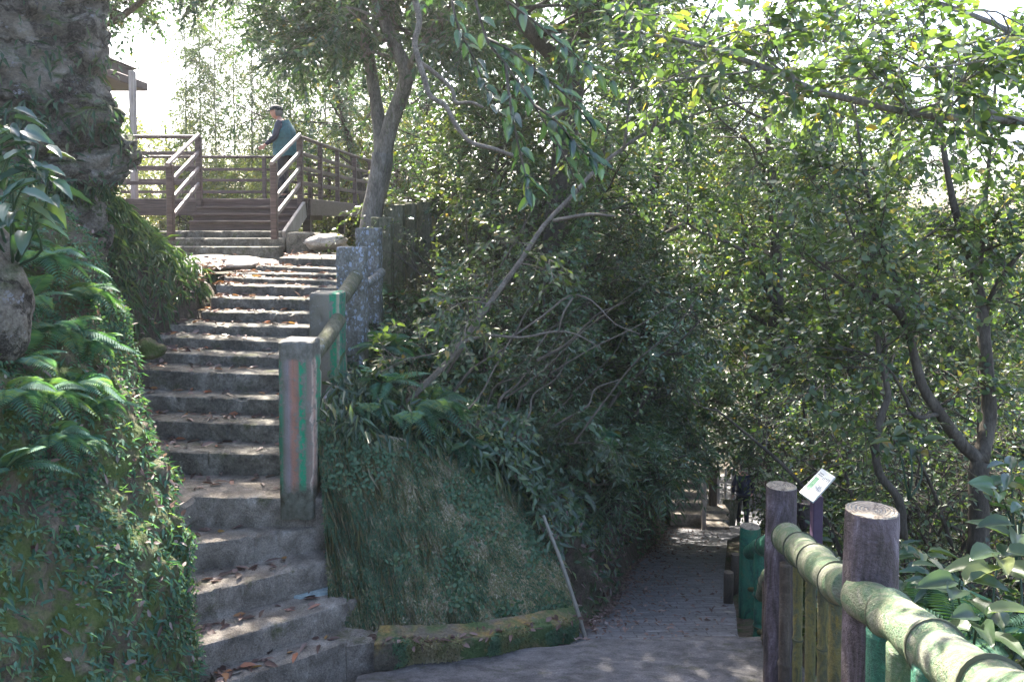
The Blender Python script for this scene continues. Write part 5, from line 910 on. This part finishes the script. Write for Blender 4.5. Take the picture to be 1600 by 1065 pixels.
hand_tree('branching_tree', [(t0_, [.085, .075, .072, .075], 14), (A1, [.055, .05, .044, .038, .032, .027, .021, .015, .008], 10), (A2, [.026, .022, .018, .014, .011, .007], 8), (A3, [.062, .058, .05, .042, .035, .028, .02, .012], 10), (A4, [.025, .02, .014, .007], 8), (A5, [.02, .017, .014, .01, .006], 8), (A6, [.024, .018, .013, .008], 8)], 'dark branching tree with many limbs right of the nearest fence post', 'tree', 'bark2', L6, 'leaf_mid', extra=W6)
A7 = pts((1412, 840, 6.0), (1404, 780, 6.0), (1374, 740, 6.0), (1368, 690, 6.0), (1380, 640, 6.0), (1388, 615, 6.0), (1376, 560, 6.0), (1366, 500, 6.0), (1350, 420, 6.0), (1320, 330, 6.0)); W7, L7 = branchy([(A7[5:], [.02, .018, .015, .01, .006])], 8, .6, 4, .35, 5, .25, 7, .062, .038, .05, .25, T_OV, (-.3, .6), segs=5)
hand_tree('crooked_sapling', [(A7, [.034, .033, .031, .029, .026, .023, .02, .017, .012, .007], 10)], 'thin crooked dark sapling just left of the branching tree', 'tree', 'bark2', L7, 'leaf_mid', extra=W7)
# dark trunk at top centre
q = pts((860, 460, 10.5), (880, 250, 10.3), (895, 120, 10), (905, 60, 10), (925, -40, 9.8), (960, -200, 9.5)); W8, L8 = branchy([(q[3:], [.16, .13, .1]), (pts((895, 120, 10), (820, 40, 9.5), (780, -40, 9.0), (740, -120, 8.6)), [.08, .06, .05, .03])], 10, 1.7, 6, .8, 8, .4, 10, .12, .06, .05, .3, T_SI, (-.1, .6))
hand_tree('leaning_trunk_tree', [(q, [.17, .16, .16, .15, .13, .09], 14), (pts((895, 120, 10), (820, 40, 9.5), (780, -40, 9.0), (740, -120, 8.6)), [.1, .08, .06, .04], 10)], 'thick dark trunk leaning at the top centre of the thicket', 'tree', 'bark2', L8, 'leaf_dark', extra=W8)
# hanging glossy spray in front
Lv = Leaves(); st = []; tub = []
for line in (((735, -30, 4.6), (760, 60, 4.5), (790, 100, 4.4), (835, 165, 4.3), (880, 240, 4.2), (905, 300, 4.15)), ((760, 60, 4.5), (800, 80, 4.35), (850, 120, 4.3), (900, 165, 4.3), (930, 205, 4.3)), ((700, -30, 4.7), (715, 40, 4.6), (740, 90, 4.6), (760, 140, 4.5), (790, 190, 4.4)), ((835, 165, 4.3), (870, 190, 4.2), (900, 225, 4.15), (935, 260, 4.1)), ((760, -20, 4.9), (830, 30, 4.7), (900, 90, 4.6), (960, 130, 4.5)), ((790, 100, 4.4), (800, 180, 4.3), (820, 270, 4.3), (830, 310, 4.3))):
    q = pts(*line); tub.append((q, np.linspace(.009, .003, len(q)), 6)); n = 18; 
    for i in range(n):
        p, d = along(q, .12+.88*i/n+rng.uniform(0, .02)); s_ = 1 if i % 2 else -1; sv_ = unit(np.cross(d, [0, -1, .2])); Lv.add(p[None], (d*.8+sv_*s_*.5+rng.normal(0, .3, 3)+np.array([.15, -.1, -.15]))[None], (np.array([.1, -.6, 1])+rng.normal(0, .4, 3))[None], rng.uniform(.085, .14), rng.uniform(.038, .058), None, T_BIG)
hand_tree('hanging_branch_tree', [(pts((560, -420, 5.6), (640, -250, 5.3), (735, -30, 4.6)), [.06, .04, .012], 8)]+tub, 'hanging branch with large glossy bluish leaves at the top centre', 'tree branch', 'bark2', Lv, 'leaf_gloss', parts=('branch', 'leaves'))
# broad-leaved plants
def broad_plant(base, heads, ls, lw, lm, label, k=7, name='broadleaf_plant', out=(0, -.4, .2), seed=0):
    Lv = Leaves(); tub = []
    for h in heads:
        q = np.array([base, (np.array(base)+np.array(h))/2+rng.normal(0, .05, 3), h]); tub.append((q, [.009, .007, .004], 6)); d0 = unit(np.array(h)-np.array(base))
        for i in range(k):
            a = 6.28*i/k+rng.normal(0, .3); d = np.array([math.cos(a), math.sin(a)*.8, rng.uniform(-.35, .25)])+np.array(out); p = np.array(h)+np.array([0, 0, -.04*(i % 3)]); Lv.add((p+unit(d)*.03)[None], d[None], (np.array([0, -.25, 1])+rng.normal(0, .25, 3))[None], ls*rng.uniform(.7, 1.15), lw*rng.uniform(.8, 1.1), None, T_BIG)
    return hand_tree(name, tub, label, 'plant', 'leaf_grass', Lv, lm, parts=('stalks', 'leaves'))
broad_plant(P(20, 420, 4.2), [P(10, 170, 3.9), P(30, 200, 3.8), P(60, 225, 3.8), P(15, 240, 3.7), P(50, 265, 3.7), P(75, 280, 3.7), P(20, 300, 3.6), P(-10, 200, 3.8), P(40, 330, 3.7)], .16, .065, 'leaf_gloss', 'broad-leaved plant with drooping leaves at the left edge before the rock', 6, out=(.35, -.3, -.25))
broad_plant(P(1555, 1090, 3.6), [P(1560, 860, 3.7), P(1500, 905, 3.5), P(1590, 820, 3.9), P(1530, 960, 3.3)], .22, .10, 'leaf_mid', 'broad-leaved green plant at the lower right edge behind the rail', 6)
broad_plant(P(1500, 1010, 4.2), [P(1440, 860, 4.4), P(1415, 885, 4.3), P(1460, 900, 4.2), P(1400, 850, 4.5)], .15, .05, 'leaf_dark', 'dark drooping-leaved plant right of the nearest fence post', 8)
broad_plant(P(1590, 900, 4.8), [P(1580, 730, 4.9), P(1560, 760, 4.8), P(1600, 790, 4.7)], .2, .08, 'leaf_dark', 'bluish broad-leaved plant at the right edge near mid height', 6)
broad_plant(P(1420, 780, 5.4), [P(1415, 660, 5.5), P(1400, 690, 5.4), P(1435, 690, 5.5)], .15, .07, 'leaf_mid', 'bright rosette plant beside the crooked sapling', 7)
# ------------------------------------------------------------------ ferns
gf = 'ferns'
def bank_at(px, py):
    """bank surface point nearest to the sight line through that pixel"""
    r = unit(P(px, py, 1.)); q = BG.reshape(-1, 3); t = q@r; dd = np.linalg.norm(q-t[:, None]*r, axis=1); ok = dd < dd.min()+.03; return q[ok][np.argmin(t[ok])]
for i, (px, py, s_, k, lb) in enumerate(((70, 415, 1.15, F2, 'large arching fern high on the left bank below the rock'), (130, 470, 1.0, F2, 'fern with long fronds pointing at the steps on the left bank'), (30, 380, .9, F1, 'fern under the broad-leaved plant at the left edge'), (95, 520, 1.0, F2, 'fern in the middle of the left bank fern patch'), (150, 545, .8, F2, 'fern at the right end of the left bank fern patch'), (25, 560, 1.0, F1, 'fern above the lower grey-brown boulder'), (60, 620, .9, F2, 'fern right of the lower boulder on the left bank'),
    (120, 610, .9, F2, 'fern low in the fern patch with drooping fronds'), (160, 640, .7, F2, 'small fern near the mossy edge of the left bank'), (20, 740, .8, F1, 'lowest fern at the left edge of the photo'), (90, 690, .8, F2, 'fern below the fern patch on the left bank'), (55, 470, .9, F1, 'fern beside the upper boulder at the left edge'), (10, 620, .9, F2, 'fern between the two boulders at the left edge'), (135, 700, .6, F2, 'small fern in the creeping leaves of the left bank'))):
    place(k, bank_at(px, py)+np.array([.02, -.03, .02]), R(90)+rng.normal(0, .5) if k is F2 else i, s_*.68, lb, gf)
def wall_at(px, py):
    r = unit(P(px, py, 1.)); q = WG.reshape(-1, 3); t = q@r; dd = np.linalg.norm(q-t[:, None]*r, axis=1); return q[np.argmin(dd)]
for px, py, d, s_, k, lb in ((600, 600, 6.9, .95, F1, 'fern beside the second striped post'), (640, 655, 6.6, 1.0, F2, 'fern on the wall top left of the leaning tree foot'), (668, 640, 6.75, 1.15, F2, 'long arching fern at the foot of the leaning tree'), (598, 545, 7.9, 1.1, F1, 'upright fern standing against the lichen posts'), (720, 700, 6.8, .8, F2, 'dim fern on the wall top under the thicket'), (1000, 700, 9.0, .9, F2, 'dim fern on the dark earth bank'), (930, 690, 8.3, .9, F2, 'dim fern above the dark earth bank'), (575, 640, 6.6, .8, F2, 'small fern just right of the striped posts'),
    (1500, 985, 3.9, 1.2, F1, 'large pale fern behind the green rail'), (1560, 1010, 3.6, 1.2, F1, 'large fern in the lower right corner'), (1440, 960, 4.4, 1.0, F1, 'fern below the dark drooping-leaved plant')):
    place(k, P(px, py, d), R(70)+rng.normal(0, .3), s_*(.85 if d > 5 else .7), lb, gf)
# ------------------------------------------------------------------ ground cover
def stuff(o, label, cat, name=None): return tag(o, label, cat, None, 'stuff')
Lv = Leaves(); p, nm = sample_grid(BG, 70000, .0, .98, 0, .72); nm = nm*np.sign((nm*np.array([1, -.6, .5])).sum(1))[:, None]
dens = fbm(p*1.7+3, 3); keep = rng.random(len(p)) < np.clip((dens-.41)*6, .06, 1); p, nm = p[keep], nm[keep]; hi = rng.random(len(p)) ** 2
Lv.add(p+nm*(rng.uniform(.0, .05, len(p)))[:, None], np.cross(nm, rng.normal(0, 1, p.shape))+nm*.3+np.array([0, 0, -.2]), nm+rng.normal(0, .35, p.shape)+np.array([0, 0, .5]), rng.uniform(.011, .03, len(p)), rng.uniform(.01, .022, len(p)), np.clip(fbm(p*3+7, 3)*1.5-.45+rng.normal(0, .25, len(p)), 0, 1), T_RO)
stuff(Lv.build('ground_cover', M['leaf_moss']), 'small creeping leaves and moss covering the left bank', 'ground cover')
Lv = Leaves(); p, nm = sample_grid(BG, 15000, .02, .98, 0, .62); Lv.add(p, np.array([.5, -.5, -.3])+rng.normal(0, .5, p.shape), np.array([.3, -.3, 1])+rng.normal(0, .3, p.shape), rng.uniform(.03, .09, len(p)), rng.uniform(.008, .022, len(p)), None, T_SI)
stuff(Lv.build('bank_foliage', M['leaf_fern']), 'mixed small foliage between the ferns of the left bank', 'foliage')
Lv = Leaves(); p, nm = sample_grid(BG, 26000, .03, 1, .6, 1); n = len(p); d0 = np.array([.35, -.45, -.9])+rng.normal(0, .25, (n, 3)); Lv.add(p+np.array([0, 0, .03]), d0, np.array([.5, -.5, .6])+rng.normal(0, .3, (n, 3)), rng.uniform(.12, .28, n), rng.uniform(.008, .02, n), None, T_SI)
x = rng.uniform(-6.5, -3.5, 9000); y = rng.uniform(7.0, 9.8, 9000); k = x < XL(y)-.1; x, y = x[k], y[k]; p = np.stack([x, y, Z(x, y)+rng.uniform(0, .3, len(x))], 1); n = len(p); Lv.add(p, np.array([.35, -.45, -.6])+rng.normal(0, .4, (n, 3)), np.array([.4, -.5, .7])+rng.normal(0, .3, (n, 3)), rng.uniform(.1, .26, n), rng.uniform(.01, .028, n), None, T_SI)
stuff(Lv.build('grass', M['leaf_grass']), 'drooping dark grass on the bank between rock and upper steps', 'grass')
Lv = Leaves(); q = RG[20:-40, 40:230].reshape(-1, 3); u_ = 0; band = np.exp(-((q[:, 2]-P(150, 195, 6.9)[2])/.13)**2)+.8*np.exp(-((q[:, 2]-P(150, 300, 6.9)[2])/.07)**2)+.5*np.exp(-((q[:, 2]-P(100, 100, 6.9)[2])/.1)**2)*(fbm(q*2, 2) > .5); pr_ = band*np.clip((fbm(q*2.5, 3)-.35)*4, 0, 1)+.03; k = rng.choice(len(q), 3000, p=pr_/pr_.sum()); p = q[k]+rng.normal(0, .03, (3000, 3)); n = len(p)
Lv.add(p+np.array([0, -.05, 0]), np.array([.2, -.5, -.6])+rng.normal(0, .45, p.shape), np.array([.2, -.5, .8])+rng.normal(0, .3, p.shape), rng.uniform(.05, .16, n), rng.uniform(.012, .035, n), None, T_SI)
stuff(Lv.build('ledge_plants', M['leaf_grass']), 'small dark plants and grass growing on the ledges of the rock face', 'plants')
# wall cover
Lv = Leaves(); p, nm = sample_grid(WG, 60000); d0 = np.array([.12, -.25, -1])+rng.normal(0, .45, p.shape); cl = .55*fbm(p*np.array([4, 4, 1.2]), 3)+.45*fbm(p*np.array([13, 13, 4]), 3); Lv.add(p+np.array([0, -.008, 0]), d0, np.array([0, -1, .5])+rng.normal(0, .4, p.shape), rng.uniform(.012, .036, len(p)), rng.uniform(.006, .014, len(p)), np.clip((cl-.5)*3.2+.4+rng.normal(0, .3, len(p)), 0, 1), T_SI)
n = 3200; p, nm = sample_grid(WG, n, .1, 1); n = len(p); Lv.add(p+np.array([0, -.02, 0]), np.array([.3, -.12, -1])+rng.normal(0, .12, p.shape), np.array([0, -1, .3])+rng.normal(0, .3, p.shape), rng.uniform(.06, .4, n), rng.uniform(.003, .007, n), rng.uniform(.5, 1, n), T_SI)
p, nm = sample_grid(FG, 16000); Lv.add(p, np.array([.1, -.3, -.5])+rng.normal(0, .6, p.shape), np.array([0, -.8, .8])+rng.normal(0, .4, p.shape), rng.uniform(.012, .04, len(p))*(fbm(p*4+3, 3) > .47), rng.uniform(.006, .016, len(p)), np.clip(fbm(p*5, 3)*1.9-.5, 0, 1), T_SI)
p, nm = sample_grid(WG, 9000); k = rng.random(len(p)) < np.clip((fbm(p*2.6+11, 3)-.5)*7, 0, 1); p = p[k]; n = len(p); Lv.add(p+np.array([.01, -.03, 0]), rng.normal(0, 1, p.shape)+np.array([0, -.3, -.4]), np.array([.1, -1, .6])+rng.normal(0, .4, p.shape), rng.uniform(.018, .045, n), rng.uniform(.014, .03, n), rng.uniform(0, .42, n), T_RO)
n = 3400; t = rng.uniform(.1, 5, 9000); t = t[rng.random(9000) < np.clip((fbm(np.stack([t*2.3, t*0, t*0], 1), 2)-.3)*2.5, .12, 1)][:n]; n = len(t); p = crom(wt_, t)+np.stack([rng.normal(0, .1, n), rng.uniform(-.07, .7, n), rng.normal(0, .09, n)], 1); p[:, 2] += np.clip(p[:, 1]-crom(wt_, t)[:, 1], 0, 1)*.3
DL = Leaves(); DL.add(p, np.array([.1, -.6, -.7])+rng.normal(0, .5, p.shape), np.array([0, -.6, 1])+rng.normal(0, .4, p.shape), rng.uniform(.05, .2, n), rng.uniform(.012, .038, n), None, T_SI); stuff(DL.build('hanging_foliage', M['leaf_dark']), 'dark leaves hanging over the top edge of the mossy wall', 'foliage')
stuff(Lv.build('wall_moss', M['leaf_wall']), 'moss, small leaves and dry stems hanging on the leaning wall', 'moss')
# bank of lower path and slope undergrowth
Lv = Leaves(); p, nm = sample_grid(PB, 12000); Lv.add(p, rng.normal(0, 1, p.shape)+np.array([.2, -.2, -.6]), np.array([.5, -.6, .4])+rng.normal(0, .4, p.shape), rng.uniform(.04, .12, len(p)), rng.uniform(.015, .045, len(p)), None, T_SI)
p, nm = sample_grid(PB, 7000, .35, 1, 0, .22); Lv.add(p+np.array([0, -.02, .02]), rng.normal(0, .7, p.shape)+np.array([.1, -.4, -.5]), np.array([.2, -.6, .7])+rng.normal(0, .4, p.shape), rng.uniform(.05, .15, len(p)), rng.uniform(.02, .05, len(p)), None, T_SI)
x = np.concatenate([rng.uniform(-2.2, 9, 30000), rng.uniform(-1.8, 1.2, 14000)]); y = np.concatenate([rng.uniform(6.6, 22, 30000), rng.uniform(6.25, 8.6, 14000)]); k = (x > XR(y)+.1) & (x < PL(y)-.3) & (y > np.interp(x, [-1.5, -.3, .3, .7], [6.35, 6.85, 7.1, 7.2])); x, y = x[k], y[k]; p = np.stack([x, y, Z(x, y)+rng.uniform(0, .3, len(x))], 1); Lv.add(p, rng.normal(0, 1, p.shape)+np.array([0, -.3, 0]), np.array([0, -.3, 1])+rng.normal(0, .4, p.shape), rng.uniform(.05, .13, len(p)), rng.uniform(.02, .06, len(p)), None, T_SI)
stuff(Lv.build('undergrowth', M['leaf_dark']), 'dark low undergrowth covering the slope above the lower path', 'undergrowth')
Lv = Leaves(); x = rng.uniform(1.2, 14, 60000); y = rng.uniform(2.5, 26, 60000)**1.0; k = (x > PR(y)+.35) & (x < y*.75+1.5); x, y = x[k], y[k]; p = np.stack([x, y, Z(x, y)+rng.uniform(0, .3, len(x))], 1); Lv.add(p, rng.normal(0, 1, p.shape), np.array([0, -.2, 1])+rng.normal(0, .5, p.shape), rng.uniform(.05, .14, len(p)), rng.uniform(.02, .07, len(p)), None, T_SI)
stuff(Lv.build('forest_floor_plants', M['leaf_mid']), 'low plants covering the wood floor right of the fence', 'undergrowth')
# fallen leaves
Lv = Leaves(); PP = []
for i, (A, B, dep) in enumerate(TREADS):
    n = 85 if i > 3 else 34; s = rng.random(n)**(3.4 if i > 3 else 1.6)*.97; o_ = rng.random(n)**.6*max(dep, .1)*.95+.03; dr = unit(B-A); bk = np.cross([0, 0, 1.], dr); PP.append(A+(B-A)*s[:, None]+bk*o_[:, None]+np.array([0, 0, .012]))
n = 900; t = rng.uniform(3.2, 12, n); f = crom(FT, t); ff = f+np.stack([rng.uniform(-.18, .16, n), rng.normal(0, .1, n), 0*t], 1); ff[:, 2] += .33+rng.uniform(-.02, .03, n); kk = t > 6; PP.append(ff[kk])
PP = np.vstack(PP); n = len(PP); Lv.add(PP, rng.normal(0, 1, (n, 3))*np.array([1, 1, .12]), np.array([0, 0, 1])+rng.normal(0, .35, (n, 3)), rng.uniform(.05, .13, n), rng.uniform(.02, .05, n), rng.random(n)**1.0, T_OV)
p, nm = sample_grid(BG, 520, .05, .7, .1, .75); n = len(p); Lv.add(p+nm*.03*np.sign(nm[:, :1]), rng.normal(0, 1, p.shape), np.array([.4, -.5, 1])+rng.normal(0, .45, p.shape), rng.uniform(.025, .075, n), rng.uniform(.012, .03, n), rng.random(n)*.85, T_OV)
y = 5.95+14*rng.random(2000)**1.3; s = rng.random(2000)**4; x = PL(y)+(PR(y)-PL(y))*s*.9; n = len(y); p = np.stack([x, y, HP(y)+.03], 1); Lv.add(p, rng.normal(0, 1, p.shape)*np.array([1, 1, .1]), np.array([0, 0, 1])+rng.normal(0, .3, p.shape), rng.uniform(.03, .08, n), rng.uniform(.012, .035, n), rng.random(n)*.8, T_SI)
p, nm = sample_grid(PB, 2500, 0, .45); n = len(p); Lv.add(p, rng.normal(0, 1, p.shape), np.array([.4, -.5, 1])+rng.normal(0, .3, p.shape), rng.uniform(.04, .1, n), rng.uniform(.015, .04, n), rng.random(n)*.7, T_SI)
p, nm = sample_grid(FG, 60, .6, 1); n = len(p); Lv.add(p+np.array([0, 0, .015]), rng.normal(0, 1, p.shape)*np.array([1, 1, .1]), np.array([0, 0, 1])+rng.normal(0, .3, p.shape), rng.uniform(.04, .09, n), rng.uniform(.015, .04, n), rng.random(n)*.7, T_OV)
stuff(Lv.build('leaf_litter', M['litter']), 'brown and orange fallen leaves scattered on the steps, bank and path', 'fallen leaves')
for o in list(bpy.data.objects):   # kinds whose prototype was never placed
    if o.parent is None and o.type == 'EMPTY' and 'label' not in o: print('UNUSED', o.name)

# ------------------------------------------------------------------ haze volume added to imitate veiling glare and lift dark tones
HAZE = 0.0008
if HAZE:
    m = MB(); m.box((0, 33.5, -5), (118, 81, 44)); m_ = bpy.data.materials.new('veiling_haze'); m_.use_nodes = True; nt_ = m_.node_tree; nt_.nodes.clear(); ou = nt_.nodes.new('ShaderNodeOutputMaterial'); pv = nt_.nodes.new('ShaderNodeVolumePrincipled'); pv.inputs['Density'].default_value = HAZE; pv.inputs['Color'].default_value = (.9, .92, .95, 1); pv.inputs['Anisotropy'].default_value = .6
    nt_.links.new(pv.outputs[0], ou.inputs['Volume']); stuff(m.build('haze', m_, smooth=False), 'faint haze volume added to veil the view and lift its dark tones', 'haze')
